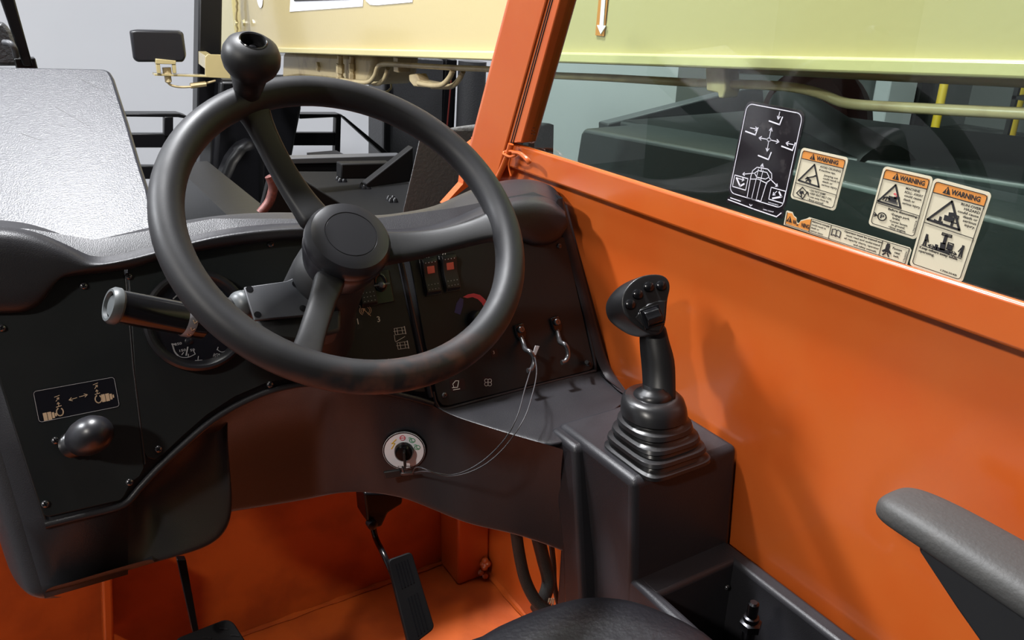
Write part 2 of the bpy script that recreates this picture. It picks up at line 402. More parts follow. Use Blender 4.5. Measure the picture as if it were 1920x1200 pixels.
# ledge below the right hand panel
b = bmnew()
r0 = [F1(x, y, .0) for x, y in [(808, 752), (835, 766), (900, 749), (970, 731), (1040, 712), (1112, 694), (1152, 700)]]
r3 = [kd_top(x, y) for x, y in [(812, 761), (850, 781), (905, 799), (960, 816), (1005, 829), (1056, 844)]] + [PZ(1182, 745, -.545)]
rows = [[p + V((0, .004, .006)) for p in r0], r0, [p.lerp(q, .12) + V((0, 0, -.002)) for p, q in zip(r0, r3)], [p.lerp(q, .5) for p, q in zip(r0, r3)], [p.lerp(q, .92) for p, q in zip(r0, r3)], r3, [p + V((0, .004, -.008)) for p in r3]]
loft(b, rows, closed=False); obj('side_ledge', b, 'dash', dash, sub=2)
# right hand end of the shell, against the cab wall
b = bmnew()
e = [(1058, 372), (1085, 470), (1110, 562), (1135, 660), (1152, 702), (1182, 745)]
e1 = [F1(x, y, 0) for x, y in e[:-1]] + [PZ(1182, 745, -.545)]
e2 = [F1(x - 22, y + 2, .003) for x, y in e[:-1]] + [PZ(1160, 735, -.545)]
loft(b, [e2, [p.lerp(q, .5) + V((0, -.006, .002)) for p, q in zip(e1, e2)], e1, [p + V((.004, .02, 0)) for p in e1], [p + V((.004, .08, 0)) for p in e1]], closed=False); obj('end_edge', b, 'dash', dash, sub=2)
# brow rolling over the top
NC = 44
T = [(-60, 408), (0, 411), (50, 417), (95, 430), (140, 446), (175, 448), (230, 436), (300, 420), (400, 403), (500, 396), (600, 398), (700, 402), (760, 396), (820, 384), (870, 362), (920, 342), (975, 333), (1015, 337), (1042, 350), (1057, 374)]
H = [(-60, 424), (0, 427), (50, 434), (95, 450), (140, 472), (178, 492), (230, 487), (290, 471), (400, 442), (500, 428), (600, 425), (700, 436), (760, 440), (820, 430), (870, 412), (920, 392), (970, 378), (1010, 376), (1040, 385), (1060, 402)]
B = [(-60, 590), (0, 588), (45, 586), (78, 568), (98, 540), (112, 522), (150, 516), (240, 506), (300, 487), (420, 464), (560, 448), (700, 462), (790, 462), (860, 446), (920, 440), (965, 448), (1000, 460), (1030, 459), (1050, 448), (1064, 425)]
def col(tab, n):
    xs = [i / (len(tab) - 1) for i in range(len(tab))]; out = []
    pts = catmull([V((a, c, 0)) for a, c in tab], 10)
    for i in range(n): k = i / (n - 1) * (len(pts) - 1); j = min(int(k), len(pts) - 2); q = pts[j].lerp(pts[j + 1], k - j); out.append((q.x, q.y))
    return out
t_, h_, b_ = col(T, NC), col(H, NC), col(B, NC)
b = bmnew()
mix = lambda p, q, t: (p[0] + (q[0] - p[0]) * t, p[1] + (q[1] - p[1]) * t)
rb0 = [F1(x, y, -.001) for x, y in b_]
rb1 = [F1(x, y, .012) for x, y in b_]
rb2 = [F1(*mix(p, q, .14), .021) for p, q in zip(b_, h_)]
rb3 = [F1(*mix(p, q, .75), .026) for p, q in zip(b_, h_)]
rh = [F1(*mix(p, q, .0), .024) for p, q in zip(h_, t_)]
rh2 = [PY(*mix(p, q, .35), F1(*mix(p, q, .35), .0).y + .012) for p, q in zip(h_, t_)]
rt = [PY(x, y, F1(x, y, 0).y + .055) for x, y in t_]
loft(b, [rb0, rb1, rb2, rb3, rh, rh2, [p.lerp(q, .6) for p, q in zip(rh2, rt)], rt, [p + V((0, .035, -.012)) for p in rt], [p + V((0, .06, -.06)) for p in rt]], closed=False)
obj('brow', b, 'dash', dash, sub=2)

# instrument panels
def plate(name, pxs, h0, h1, material, parent, bevel=.001, rnd=0, **k):
    b = bmnew(); pts = [F1(x, y, h0) for x, y in pxs]
    prism(b, pts, N1 * (h1 - h0)); return obj(name, b, material, parent, bevel=bevel, **k)
p_left = plate('instrument_panel', [(-60, 565), (-20, 580), (45, 578), (76, 560), (94, 532), (108, 513), (150, 506), (232, 500), (245, 640), (270, 878), (262, 893), (246, 905), (233, 930), (226, 938), (90, 969), (82, 965), (40, 843), (-10, 690), (-60, 560)][:-1], .0015, .0035, 'panel', dash)
p_mid = plate('instrument_panel', [(239, 499), (300, 478), (420, 455), (560, 440), (740, 458), (744, 488), (768, 600), (797, 735), (780, 735), (700, 716), (620, 704), (560, 706), (500, 718), (440, 744), (388, 778), (340, 820), (306, 852), (290, 862), (276, 858), (268, 845), (252, 700)], .0015, .0035, 'panel', dash)
p_right = plate('instrument_panel', [(762, 462), (860, 440), (920, 432), (965, 440), (1000, 453), (1030, 453), (1046, 443), (1060, 446), (1066, 480), (1112, 682), (1110, 690), (1103, 695), (840, 761), (828, 760), (820, 750), (795, 640)], .0015, .0035, 'panel', dash)
b = bmnew()
tube(b, catmull([F1(x, y, .002) for x, y in [(812, 735), (818, 757), (834, 767), (900, 750), (1040, 714), (1108, 697), (1116, 688), (1105, 630), (1068, 470)]], 4), .0024, 8)
obj('panel_rim', b, 'dash', dash)
for pts_, r_ in (([(750, 480), (778, 610), (808, 745)], .0035), ([(-12, 668), (30, 805), (84, 974)], .0016), ([(236, 520), (250, 690), (272, 870)], .0012)):
    b = bmnew(); tube(b, [F1(x, y, .003 if r_ != .0016 else .002) for x, y in pts_], r_, 8); obj('panel_rim', b, 'dash', dash)
# screws
def screw(x, y, h=.0035, r=.0042, parent=dash, n=N1, p=None):
    o = p or F1(x, y, h); b = bmnew()
    lathe(b, o, n, [(r, 0), (r, .0012), (r * .85, .0022), (r * .4, .003), (0, .0031)], 14)
    s = obj('screw', b, 'screw', parent)
    u, v, n_ = frame_of(n); a = random.random() * 3; d1 = u * math.cos(a) + v * math.sin(a); d2 = n_.cross(d1)
    b = bmnew(); c = V(o) + n_ * .0027
    obox(b, c, d1 * r * .62, d2 * r * .14, n_ * .0006); obox(b, c, d2 * r * .62, d1 * r * .14, n_ * .0006)
    obj('slot', b, 'gloss_black', s); return s
for x, y in [(157, 536), (241, 518), (507, 458), (104, 826), (243, 904), (85, 945), (297, 842), (506, 721), (3, 615), (833, 741), (1048, 461), (1103, 682)]: screw(x, y)
b = bmnew(); tube(b, [F1(1103, 681, .004), F1(1100, 679, .028)], .003, 10); obj('standoff', b, 'gloss_black', dash)

# gauge
gc = F1(369, 601, .0035); gr = .0595
b = bmnew(); lathe(b, gc, N1, [(gr * .80, .004), (gr * .86, .010), (gr * .90, .013), (gr * .95, .0135), (gr, .011), (gr * 1.01, .004), (gr * 1.0, 0)], 64, caps=False)
gz = obj('gauge_bezel', b, 'hub', dash)
b = bmnew(); lathe(b, gc, N1, [(gr * .84, .0005), (gr * .84, .004), (0.0001, .004)], 48); obj('gauge_dial', b, 'gauge_face', gz)
def dd(x, y, h=.0082): return F1(x, y, h)
b = bmnew()
arcpx = catmull([V((323, 645, 0)), V((328, 660, 0)), V((338, 669, 0)), V((352, 670, 0)), V((366, 664, 0))], 5)
ribbon(b, [dd(p.x, p.y) for p in arcpx[:9]], .0016, N1); ribbon(b, [dd(p.x, p.y) for p in arcpx[8:]], .0008, N1)
ribbon(b, [dd(366, 664), dd(362, 656)], .0009, N1); ribbon(b, [dd(349, 666), dd(352, 651)], .0014, N1); ribbon(b, [dd(330, 646), dd(322, 645)], .0012, N1)
ribbon(b, [dd(341, 665), dd(344, 661)], .0009, N1); ribbon(b, [dd(353, 668), dd(353, 664)], .0009, N1)
a2 = catmull([V((407, 655, 0)), V((415, 660, 0)), V((426, 657, 0)), V((438, 648, 0))], 5)
ribbon(b, [dd(p.x, p.y) for p in a2], .0007, N1); ribbon(b, [dd(407, 656), dd(409, 651)], .0008, N1)
a3 = catmull([V((325, 560, 0)), V((335, 552, 0)), V((350, 550, 0))], 5)
ribbon(b, [dd(p.x, p.y) for p in a3], .0014, N1)
ribbon(b, [dd(402, 540), dd(415, 548)], .0022, N1)
def at_face(x, y, h=.0082):
    p = F1(x, y, h); return lambda a, c: p + U1 * a + V1 * c
V1 = N1.cross(U1).normalized()
if V1.z < 0: V1 = -V1
put_text(b, '250', at_face(328, 648), .0028, .0078); put_text(b, '150', at_face(337, 660), .0028, .0070); put_text(b, '50', at_face(357, 659), .0028, .0052)
ribbon(b, [dd(371, 676), dd(372, 668)], .0007, N1); ribbon(b, [dd(366, 676), dd(379, 675)], .0006, N1); ribbon(b, [dd(366, 679), dd(379, 678)], .0006, N1)
tube(b, [dd(407 + 4 * math.cos(t), 667 + 4 * math.sin(t)) for t in [k * .785 for k in range(9)]], .00035, 6)
ribbon(b, [dd(402, 663), dd(400, 668)], .0007, N1); ribbon(b, [dd(411, 663), dd(413, 668)], .0007, N1); ribbon(b, [dd(407, 665), dd(407, 669)], .0006, N1)
obj('dial_marks', b, 'ink_grey', gz, smooth=False, kind='stuff')
b = bmnew(); lathe(b, F1(354, 640, .0075), N1, [(.0045, 0), (.0045, .0012), (.003, .002)], 20); obj('needle_hub', b, 'gauge_face', gz)
b = bmnew(); lathe(b, gc, N1, [(gr * .86, .0095), (gr * .86, .0105)], 40); obj('gauge_glass', b, 'clear', gz)

# round pull knob with ribbed neck, left panel
kc = F1(131, 836, .0035)
kn = (N1 + V((.75, 0, .36))).normalized()
b = bmnew(); lathe(b, kc, kn, [(.0125, 0), (.0145, .0025), (.0130, .005), (.0150, .0075), (.0138, .010), (.0155, .0125), (.0145, .0145), (.0175, .020), (.0202, .029), (.0210, .038), (.0200, .048), (.0165, .057), (.0105, .063), (.004, .0655), (.0001, .066)], 36)
obj('pull_knob', b, 'hub', dash, label='black egg shaped pull knob with ribbed neck')
# decal below the gauge on the left panel
def quad_map(c, P, n):
    """c: px corners TL TR BR BL; returns f(u, v, h)"""
    q = [P(*p) for p in c]
    def f(u, v, h=0.): return (q[0] * (1 - u) * (1 - v) + q[1] * u * (1 - v) + q[2] * u * v + q[3] * (1 - u) * v) + n * h
    f.w = ((q[1] - q[0]).length + (q[2] - q[3]).length) / 2; f.h = ((q[3] - q[0]).length + (q[2] - q[1]).length) / 2; f.n = n
    return f
def rrect(f, r, inset=0., h=0., k=5):
    ru, rv = r / f.w, r / f.h; iu, iv = inset / f.w, inset / f.h; out = []
    for cu, cv, a0 in ((1 - iu - ru, iv + rv, -90), (1 - iu - ru, 1 - iv - rv, 0), (iu + ru, 1 - iv - rv, 90), (iu + ru, iv + rv, 180)):
        for i in range(k + 1): a = math.radians(a0 + 90 * i / k); out.append(f(cu + ru * math.cos(a), cv + rv * math.sin(a), h))
    return out
def outline(b, f, r, inset, w, h): p = rrect(f, r, inset, h); ribbon(b, p + [p[0]], w, f.n)
def stroke(b, f, uv, w, h=.0008): ribbon(b, [f(u, v, h) for u, v in uv], w, f.n)
def arrow(b, f, a, c, w, hd, h=.0008):
    stroke(b, f, [a, c], w, h); d = V(((c[0] - a[0]) * f.w, (c[1] - a[1]) * f.h, 0)).normalized()
    for s in (1, -1):
        q = d * -hd + V((-d.y, d.x, 0)) * hd * .6 * s; stroke(b, f, [c, (c[0] + q.x / f.w, c[1] + q.y / f.h)], w, h)
def txt(b, f, s, u, v, hh, ww=None, h=.0009, off=.012, vert=False):
    off += .016
    if vert: fn = lambda a, c: f(u - c / f.w, v - a / f.h, h)
    else: fn = lambda a, c: f(u + a / f.w, v - c / f.h, h)
    put_text(b, s, fn, hh * f.h if not vert else hh * f.w, (ww * f.w if not vert else ww * f.h) if ww else None, off)
fd = quad_map([(60, 733), (215, 705), (226, 763), (72, 794)], lambda x, y: F1(x, y, .0038), N1)
b = bmnew(); prism(b, rrect(fd, .003), -N1 * .0004); dec = obj('steering_mode_decal', b, 'gauge_face', dash, smooth=False)
b = bmnew(); outline(b, fd, .003, .001, .0005, .0002); obj('decal_border', b, 'ink_grey', dec, smooth=False)
b = bmnew()
arrow(b, fd, (.5, .45), (.40, .48), .0006, .003, .0003); arrow(b, fd, (.53, .44), (.63, .42), .0006, .003, .0003)
for cx, cy in ((.27, .78), (.75, .62)):
    stroke(b, fd, [(cx + .04 * math.cos(a), cy + .12 * math.sin(a)) for a in [math.radians(-50 + 30 * k) for k in range(11)]], .0012, .0003)
    arrow(b, fd, (cx + .0, cy - .18), (cx + .0, cy - .30), .0006, .002, .0003); stroke(b, fd, [(cx - .03, cy - .16), (cx + .03, cy - .18)], .0008, .0003)
    arrow(b, fd, (cx - .02, cy - .34), (cx + .02, cy - .44), .0006, .002, .0003); stroke(b, fd, [(cx - .03, cy - .47), (cx + .03, cy - .5)], .0006, .0003)
for u0, v0 in ((.07, .84), (.79, .62)):
    for i, ww in enumerate((.045, .045, .028, .018)):
        uu = u0 + [0, .052, .104, .138][i]; hh_ = [.12, .12, .09, .05][i]
        prism(b, [fd(uu, v0 - hh_, .0003), fd(uu + ww, v0 - hh_, .0003), fd(uu + ww, v0 + hh_, .0003), fd(uu, v0 + hh_, .0003)], N1 * .0002)
obj('decal_symbols', b, 'ink_tan', dec, smooth=False)

# rocker switches
def rocker(name, cx, cy, wpx, hpx, lens=True, dotrows=((.12, 4), (.72, 4), (.85, 4))):
    w_, h_ = wpx * 1.1 / FPX, hpx * 1.1 / FPX / .86
    c = F1(cx, cy, .0035); b = bmnew()
    obox(b, c + N1 * .001, U1 * (w_ / 2 + .0012), V1 * (h_ / 2 + .0012), N1 * .001)
    r = obj(name, b, 'gloss_black', dash, bevel=.0008)
    prof = [(-.5, .0), (-.5, .003), (-.42, .0062), (-.2, .0060), (0, .0048), (.2, .0068), (.40, .0098), (.5, .0085), (.5, 0)]
    b = bmnew(); pts = [c + V1 * h_ * a + N1 * (d + .001) - U1 * w_ / 2 for a, d in prof]
    prism(b, pts, U1 * w_); obj('rocker', b, 'grip', r, bevel=.0008)
    def hh(a):
        for p, q in zip(prof[1:-1], prof[2:-1]):
            if p[0] <= a <= q[0]: return p[1] + (q[1] - p[1]) * (a - p[0]) / (q[0] - p[0]) + .001
        return .009
    b = bmnew()
    for v_, k in dotrows:
        for i in range(k):
            a = .5 - v_; o = c + V1 * h_ * a + U1 * w_ * (-.33 + .66 * i / (k - 1)) + N1 * (hh(a) - .0002)
            lathe(b, o, N1, [(.0007, 0), (.0005, .0006), (0, .0007)], 6)
    obj('dots', b, 'ink_grey', r, kind='stuff')
    if lens:
        b = bmnew(); a = .5 - .32; o = c + V1 * h_ * a + N1 * (hh(a) - .0006); tl = (N1 * -.15 * 1 + V1).normalized()
        obox(b, o + N1 * .0006, U1 * w_ * .25, (V1 + N1 * .16) * h_ * .10, N1 * .0009); obj('lens', b, 'red_lens', r, bevel=.0004)
    return r
rocker('rocker_switch', 806, 519, 30, 60); rocker('rocker_switch', 842, 512, 30, 60)
rocker('rocker_switch', 686, 541, 30, 56, False, ((.62, 4), (.74, 4), (.86, 4)))
# toggle lock switch at the top right of the centre panel
b = bmnew(); obox(b, F1(717, 538, .004), U1 * .0125, V1 * .022, N1 * .002); ts = obj('lock_switch', b, 'gloss_black', dash, bevel=.001)
b = bmnew(); u_, v_, _ = U1, V1, N1; c = F1(714, 534, .007)
tube(b, [c + (U1 * math.cos(a) * .0075 + V1 * math.sin(a) * .011) + V1 * .003 for a in [k * math.pi / 8 for k in range(16)]], .0018, 8, closed=True); obj('guard_ring', b, 'gloss_black', ts)
b = bmnew(); lathe(b, c - V1 * .001, N1, [(.005, 0), (.005, .004), (.0035, .007), (.001, .008)], 16); tube(b, [c - U1 * .011 + N1 * .003, c + U1 * .011 + N1 * .003], .0014, 8); obj('toggle', b, 'screw', ts)
# printed marks on the centre and right panels
HP = .0038
for s_, x, y, h_ in (('1', 671, 608, .0075), ('3', 708, 604, .0075), ('4', 725, 684, .0075), ('3', 925, 664, .0045), ('1', 886, 618, .0045), ('2', 643, 612, .0060)):
    b = bmnew(); put_text(b, s_, at_face(x, y, HP), h_); obj('printed_number', b, 'ink_white', dash, smooth=False)
ff = lambda pts, w: ribbon(b, [F1(x, y, HP) for x, y in pts], w, N1)
def mark(name='printed_symbol'): obj(name, b, 'ink_white', dash, smooth=False)
b = bmnew()
for dy, s in ((0, 1), (27, 1.05)):
    for x in (739, 744, 753): ff([(x + dy * .2, 616 + dy - .15 * (x - 739)), (x + 2 + dy * .2, 627 + dy - .15 * (x - 739))], .0006)
    ff([(739 + dy * .2, 616 + dy), (759 + dy * .2, 613 + dy)], .0005); ff([(741 + dy * .2, 628 + dy), (761 + dy * .2, 625 + dy)], .0005)
    ff([(738 + dy * .2, 621.5 + dy), (760 + dy * .2, 619 + dy)], .0005); ff([(758 + dy * .2, 612 + dy), (761 + dy * .2, 626 + dy)], .001)
ff([(742, 641), (759, 631)], .0006); ff([(739, 628), (741, 640)], .0005); mark('axle_symbol')
b = bmnew(); ff([(848, 727), (858, 726)], .0009); ff([(850, 731), (862, 729)], .0009); ff([(858, 726), (860, 714), (854, 714), (849, 720)], .0009); ff([(849, 720), (851, 727)], .0007); mark('seat_symbol')
b = bmnew()
for a in range(4):
    t0 = math.radians(45 + 90 * a); cx, cy = 915 + 4.6 * math.cos(t0), 717 + 4.6 * math.sin(t0)
    ff([(cx + 3.4 * math.cos(t), cy + 3.4 * math.sin(t)) for t in [k * math.pi / 5 for k in range(11)]], .0007)
mark('fan_symbol')
b = bmnew()
for i in range(4): ff([(789 + i * 4, 489 - i * .4), (793 + i * 4, 483 - i * .8)], .0007)
ff([(788, 483), (806, 480)], .0006); mark('light_symbol')
b = bmnew(); ff([(829, 480), (831, 475)], .0009); ff([(834, 480), (835, 475)], .0009); ff([(827, 481), (838, 479)], .0008); mark('beacon_symbol')
b = bmnew()
for r_, ww in ((11, .0007), (8, .0006)):
    for s0 in (-60, 120): ff([(685 + r_ * math.cos(math.radians(s0 + k * 20)), 582 + r_ * .85 * math.sin(math.radians(s0 + k * 20))) for k in range(7)], ww)
ff([(674, 573), (695, 592)], .0008); put_text(b, 'P', at_face(681, 586, HP), .0055)
obj('park_brake_mark', b, 'ink_tan', dash, smooth=False)
b = bmnew(); pa = [F1(x, y, HP) for x, y in [(868, 557), (877, 552), (888, 550), (900, 553), (910, 562), (917, 575), (910, 580), (903, 568), (896, 561), (886, 557), (876, 559)]]
prism(b, pa, N1 * .0002); obj('warm_arc', b, 'red', dash, smooth=False)
b = bmnew(); prism(b, [F1(x, y, HP) for x, y in [(863, 590), (852, 586), (856, 568), (863, 558), (869, 561), (868, 574)]], N1 * .0002); obj('cold_arc', b, 'navy', dash, smooth=False)
b = bmnew(); lathe(b, F1(892, 600, .0035), N1, [(.014, 0), (.013, .012), (.012, .016), (.006, .017)], 24); obj('heater_knob', b, 'gloss_black', dash)
for q in ([(842, 712), (870, 710), (873, 730), (846, 735)], [(905, 708), (921, 705), (924, 721), (908, 724)], [(920, 656), (932, 654), (934, 668), (922, 671)], [(668, 602), (678, 600), (681, 615), (671, 617)]):
    b = bmnew(); prism(b, [F1(x, y, .0036) for x, y in q], N1 * .00015); obj('symbol_patch', b, 'gauge_face', dash, smooth=False)

# hook shaped levers on the right panel
def lever(pivot, path):
    c = F1(*pivot, .0035); b = bmnew(); d = (F1(*path[0], 0) - F1(*pivot, 0)).normalized(); s = d.cross(N1)
    prism(b, [c + s * .008 - d * .008, c - s * .008 - d * .008, c - s * .009 + d * .008, c - s * .005 + d * .016, c + s * .005 + d * .016, c + s * .009 + d * .008], N1 * .005)
    L = obj('lever', b, 'gloss_black', dash, bevel=.002, seg=3)
    b = bmnew(); lathe(b, c + N1 * .005, N1, [(.0052, 0), (.0052, .003), (.004, .0045), (.002, .0046), (.0018, .0035)], 16); obj('pivot_screw', b, 'screw', L)
    b = bmnew(); pts = catmull([F1(x, y, h) for x, y, h in path_h(path)], 5); tube(b, pts, .0036, 10); obj('hook_rod', b, 'screw', L)
    return L
def path_h(path): return [(x, y, .006 + .028 * min(1, i / 3)) for i, (x, y) in enumerate(path)]
lever((973, 618), [(977, 632), (982, 646), (985, 655), (994, 660), (1000, 669), (1001, 682), (996, 693), (989, 695)])
lever((1040, 604), [(1045, 620), (1048, 634), (1051, 642), (1059, 646), (1064, 655), (1065, 668), (1060, 677), (1053, 680)])
# key switch on the knee panel
def hit(x, y):
    bpy.context.view_layer.update()
    ok, p, n, i, o, mm = S.ray_cast(bpy.context.evaluated_depsgraph_get(), V((0, 0, CZ)), ray(x, y).normalized())
    return p - V((0, 0, CZ)), n
kp, kn_ = hit(758, 841)
if kn_.dot(kp) > 0: kn_ = -kn_
kp = kp + kn_ * .004; kr = .0300
b = bmnew(); lathe(b, kp - kn_ * .02, kn_, [(kr, .0), (kr, .021), (kr * .97, .022), (0, .022)], 48); ks = obj('ignition_switch', b, 'gloss_black', dash)
b = bmnew(); lathe(b, kp + kn_ * .002, kn_, [(kr * .97, 0), (kr * .97, .0006), (0, .0006)], 48); obj('switch_face', b, 'white', ks)
ku = V((1, 0, 0)); ku = (ku - kn_ * ku.dot(kn_)).normalized(); kv = kn_.cross(ku)
if kv.z < 0: kv = -kv
def K(a, c, h=.0028): return kp + ku * a + kv * c + kn_ * h
b = bmnew(); ribbon(b, [K(kr * .93 * math.cos(t), kr * .93 * math.sin(t)) for t in [k * math.pi / 20 for k in range(41)]], .0014, kn_)
put_text(b, '9144 3061', lambda a, c: K(-.010 + a, -.0255 + c), .0026, .020)
obj('face_border', b, 'ink_black', ks, smooth=False)
b = bmnew(); ribbon(b, [K(-.010, .018), K(-.016, .012), K(-.012, .012), K(-.017, .004)], .0012, kn_); obj('bolt_symbol', b, 'yellow', ks, smooth=False)
b = bmnew(); ribbon(b, [K(-.001 + .0035 * math.cos(t), .020 + .0035 * math.sin(t)) for t in [k * math.pi / 8 for k in range(17)]], .0009, kn_); ribbon(b, [K(-.004, .020), K(.002, .020)], .0012, kn_); obj('stop_symbol', b, 'red', ks, smooth=False)
b = bmnew()
for cx, cy in ((.012, .0155), (.0185, .0045)):
    ribbon(b, [K(cx + .0038 * math.cos(t), cy + .0032 * math.sin(t)) for t in [k * math.pi / 8 for k in range(17)]], .0008, kn_); ribbon(b, [K(cx - .0045, cy + .004), K(cx - .0015, cy + .0045)], .0008, kn_); ribbon(b, [K(cx - .001, cy + .002), K(cx - .001, cy - .0015), K(cx + .0015, cy - .0015)], .0008, kn_)
obj('engine_symbol', b, 'green', ks, smooth=False)
b = bmnew(); lathe(b, kp + kn_ * .0025, kn_, [(.0135, 0), (.0125, .008), (.010, .011), (.001, .0112)], 28); obj('lock_barrel', b, 'gloss_black', ks)

# ================================================================== KEY WITH CORD
key = thing('ignition_key', 'black key in the white ignition switch with a thin looped cord hooked over a lever', 'key', K(0, -.03, .01))
b = bmnew(); obox(b, K(.0015, -.004, .018), ku * .0016, kv * .012, kn_ * .005); obj('key_blade', b, 'matte_black', key, bevel=.0006)
b = bmnew(); c = K(-.016, -.0275, .016); obox(b, c, (ku * .012 + kv * .0015), (kv * .006 - ku * .001), kn_ * .0025); obj('key_head', b, 'matte_black', key, bevel=.002, seg=3)
b = bmnew(); c = K(.004, -.0265, .018); obox(b, c, ku * .009, kv * .0018, kn_ * .002); tube(b, [K(-.002, -.016, .018), K(-.001, -.027, .018)], .0017, 8); obj('key_clip', b, 'screw', key, bevel=.0005)
hook = F1(1002, 672, .036)
s1 = [K(.011, -.0265, .018), PD(800, 884, .99), PD(850, 890, .985), PD(900, 868, .99), PD(945, 825, 1.0), PD(970, 780, 1.02), PD(984, 730, 1.06), PD(996, 690, 1.10), F1(1000, 674, .037)]
s2 = [K(.011, -.0275, .018), PD(785, 876, .985), PD(838, 893, .98), PD(893, 880, .985), PD(940, 845, .995), PD(980, 790, 1.02), PD(998, 740, 1.055), PD(1006, 700, 1.09), PD(1003, 672, 1.125), F1(1000, 674, .037)]
b = bmnew(); tube(b, catmull(s1, 8), .0008, 8); tube(b, catmull(s2, 8), .0008, 8); obj('cord', b, 'wire', key)
b = bmnew(); prism(b, [F1(x, y, .036) for x, y in [(998, 665), (1004, 666), (1011, 649), (1003, 648)]], N1 * .0012); obj('crimp_tab', b, 'ink_grey', key, bevel=.0003)

# ================================================================== STEERING COLUMN
WC = V((.29, .792, -.231)); WN = V((.0546, -.6545, .7541)).normalized(); WU = (V((1, 0, 0)) - WN * WN.x).normalized(); WV = WN.cross(WU)
def PW(x, y, h=0): return PP(x, y, WC + WN * h, WN)
colm = thing('steering_column', 'black steering column with turn signal stalk and grey bracket plate under the wheel', 'steering column', WC - WN * .2)
b = bmnew(); lathe(b, WC, WN, [(.032, -.075), (.040, -.085), (.043, -.11), (.046, -.16), (.055, -.20), (.06, -.225)], 32); obj('column_shroud', b, 'matte_black', colm)
bp = WC - WN * .105
def PB(x, y, h=0): return PP(x, y, bp + WN * h, WN)
plate_px = [(457, 538), (536, 527), (548, 522), (551, 507), (572, 503), (600, 506), (600, 588), (578, 591), (477, 600)]
b = bmnew(); prism(b, [PB(x, y) for x, y in plate_px], -WN * .004); br = obj('bracket_plate', b, 'bracket', colm, bevel=.001)
for x, y in ((468, 542), (554, 532), (568, 578), (483, 590)):
    b = bmnew(); lathe(b, PB(x, y, .0002), WN, [(.0038, 0), (.0038, .0004), (.003, .0004)], 18); obj('bolt_hole', b, 'gloss_black', br)
b = bmnew(); lathe(b, PB(557, 511, .0), WN, [(.001, 0), (.001, .0012), (.0, .0013)], 10); obj('rivet', b, 'steel', br)
b = bmnew(); prism(b, [PB(x, y, -.006) for x, y in [(474, 596), (580, 588), (640, 575), (640, 620), (560, 640), (500, 632)]], -WN * .03); obj('switch_housing', b, 'matte_black', colm, bevel=.004)
sa = PD(212, 573, .800); sb = PD(360, 600, .855); sc = PD(452, 572, .905)
st = thing('turn_signal_stalk', 'thick black cylindrical turn signal stalk with grey ringed end cap', 'stalk', sb)
ax = (sb - sa).normalized(); L = (sb - sa).length
b = bmnew(); lathe(b, sa, ax, [(.0160, .004), (.0165, .006), (.0172, L - .006), (.0182, L + .002), (.0182, L + .012), (.014, L + .016)], 40); obj('grip_barrel', b, 'gloss_black', st)
b = bmnew(); lathe(b, sa, ax, [(.0125, -.001), (.0135, -.0045), (.0160, -.0045), (.0184, -.001), (.0184, .004), (.0160, .007)], 40, caps=False); obj('end_ring', b, 'cap_grey', st)
b = bmnew(); lathe(b, sa, ax, [(.013, .003), (.0128, .000), (.0095, .0), (.0095, -.0022), (.0001, -.0026)], 36); obj('end_button', b, 'cap_grey', st)
b = bmnew(); lathe(b, sa, ax, [(.0174, L - .010), (.0186, L - .008), (.0186, L - .001), (.0174, L)], 40, caps=False); bd = obj('marked_band', b, 'band', st)
b = bmnew(); u_, v_, _ = frame_of(ax)
for k in range(9):
    a = 2 * math.pi * k / 14 + .3; o = sa + ax * (L - .0045) + (u_ * math.cos(a) + v_ * math.sin(a)) * .0187; tt = (-u_ * math.sin(a) + v_ * math.cos(a)); nn = (u_ * math.cos(a) + v_ * math.sin(a))
    ribbon(b, [o - tt * .0015 - ax * .002, o + tt * .0012, o - tt * .0012 + ax * .002], .0008, nn)
obj('band_marks', b, 'ink_tan', bd, smooth=False)
b = bmnew(); tube(b, catmull([sb + ax * .005, sb.lerp(sc, .5) + V((0, .004, .002)), sc], 5), [.0150, .0150, .014, .013, .012, .011, .010, .010, .010, .010, .010], 20); obj('stalk_neck', b, 'matte_black', st)
b = bmnew(); c2 = PB(462, 572, -.002); a2_ = (c2 - sc).normalized()
lathe(b, PD(446, 573, .895), (PD(475, 570, .915) - PD(446, 573, .895)), [(.006, -.006), (.0115, -.004), (.0155, .0), (.0165, .006), (.015, .011), (.017, .013), (.017, .018)], 28); obj('collar', b, 'cap_grey', colm)
b = bmnew(); prism(b, [PB(x, y, -.03) for x, y in [(642, 552), (664, 545), (663, 570), (655, 585), (648, 580)]], -WN * .004); obj('inner_tab', b, 'bracket', colm, bevel=.0008)

# ================================================================== STEERING WHEEL
sw = thing('steering_wheel', 'black three spoke steering wheel with brown worn lower rim and a round spinner knob', 'steering wheel', WC - WN * .08)
WR = .1785
def WP(a, r, h=0): return WC + WU * math.cos(a) * r + WV * math.sin(a) * r + WN * h
b = bmnew(); tube(b, [WP(2 * math.pi * k / 96, WR) for k in range(96)], .0165, 24, closed=True); obj('rim', b, 'wheel_rim', sw)
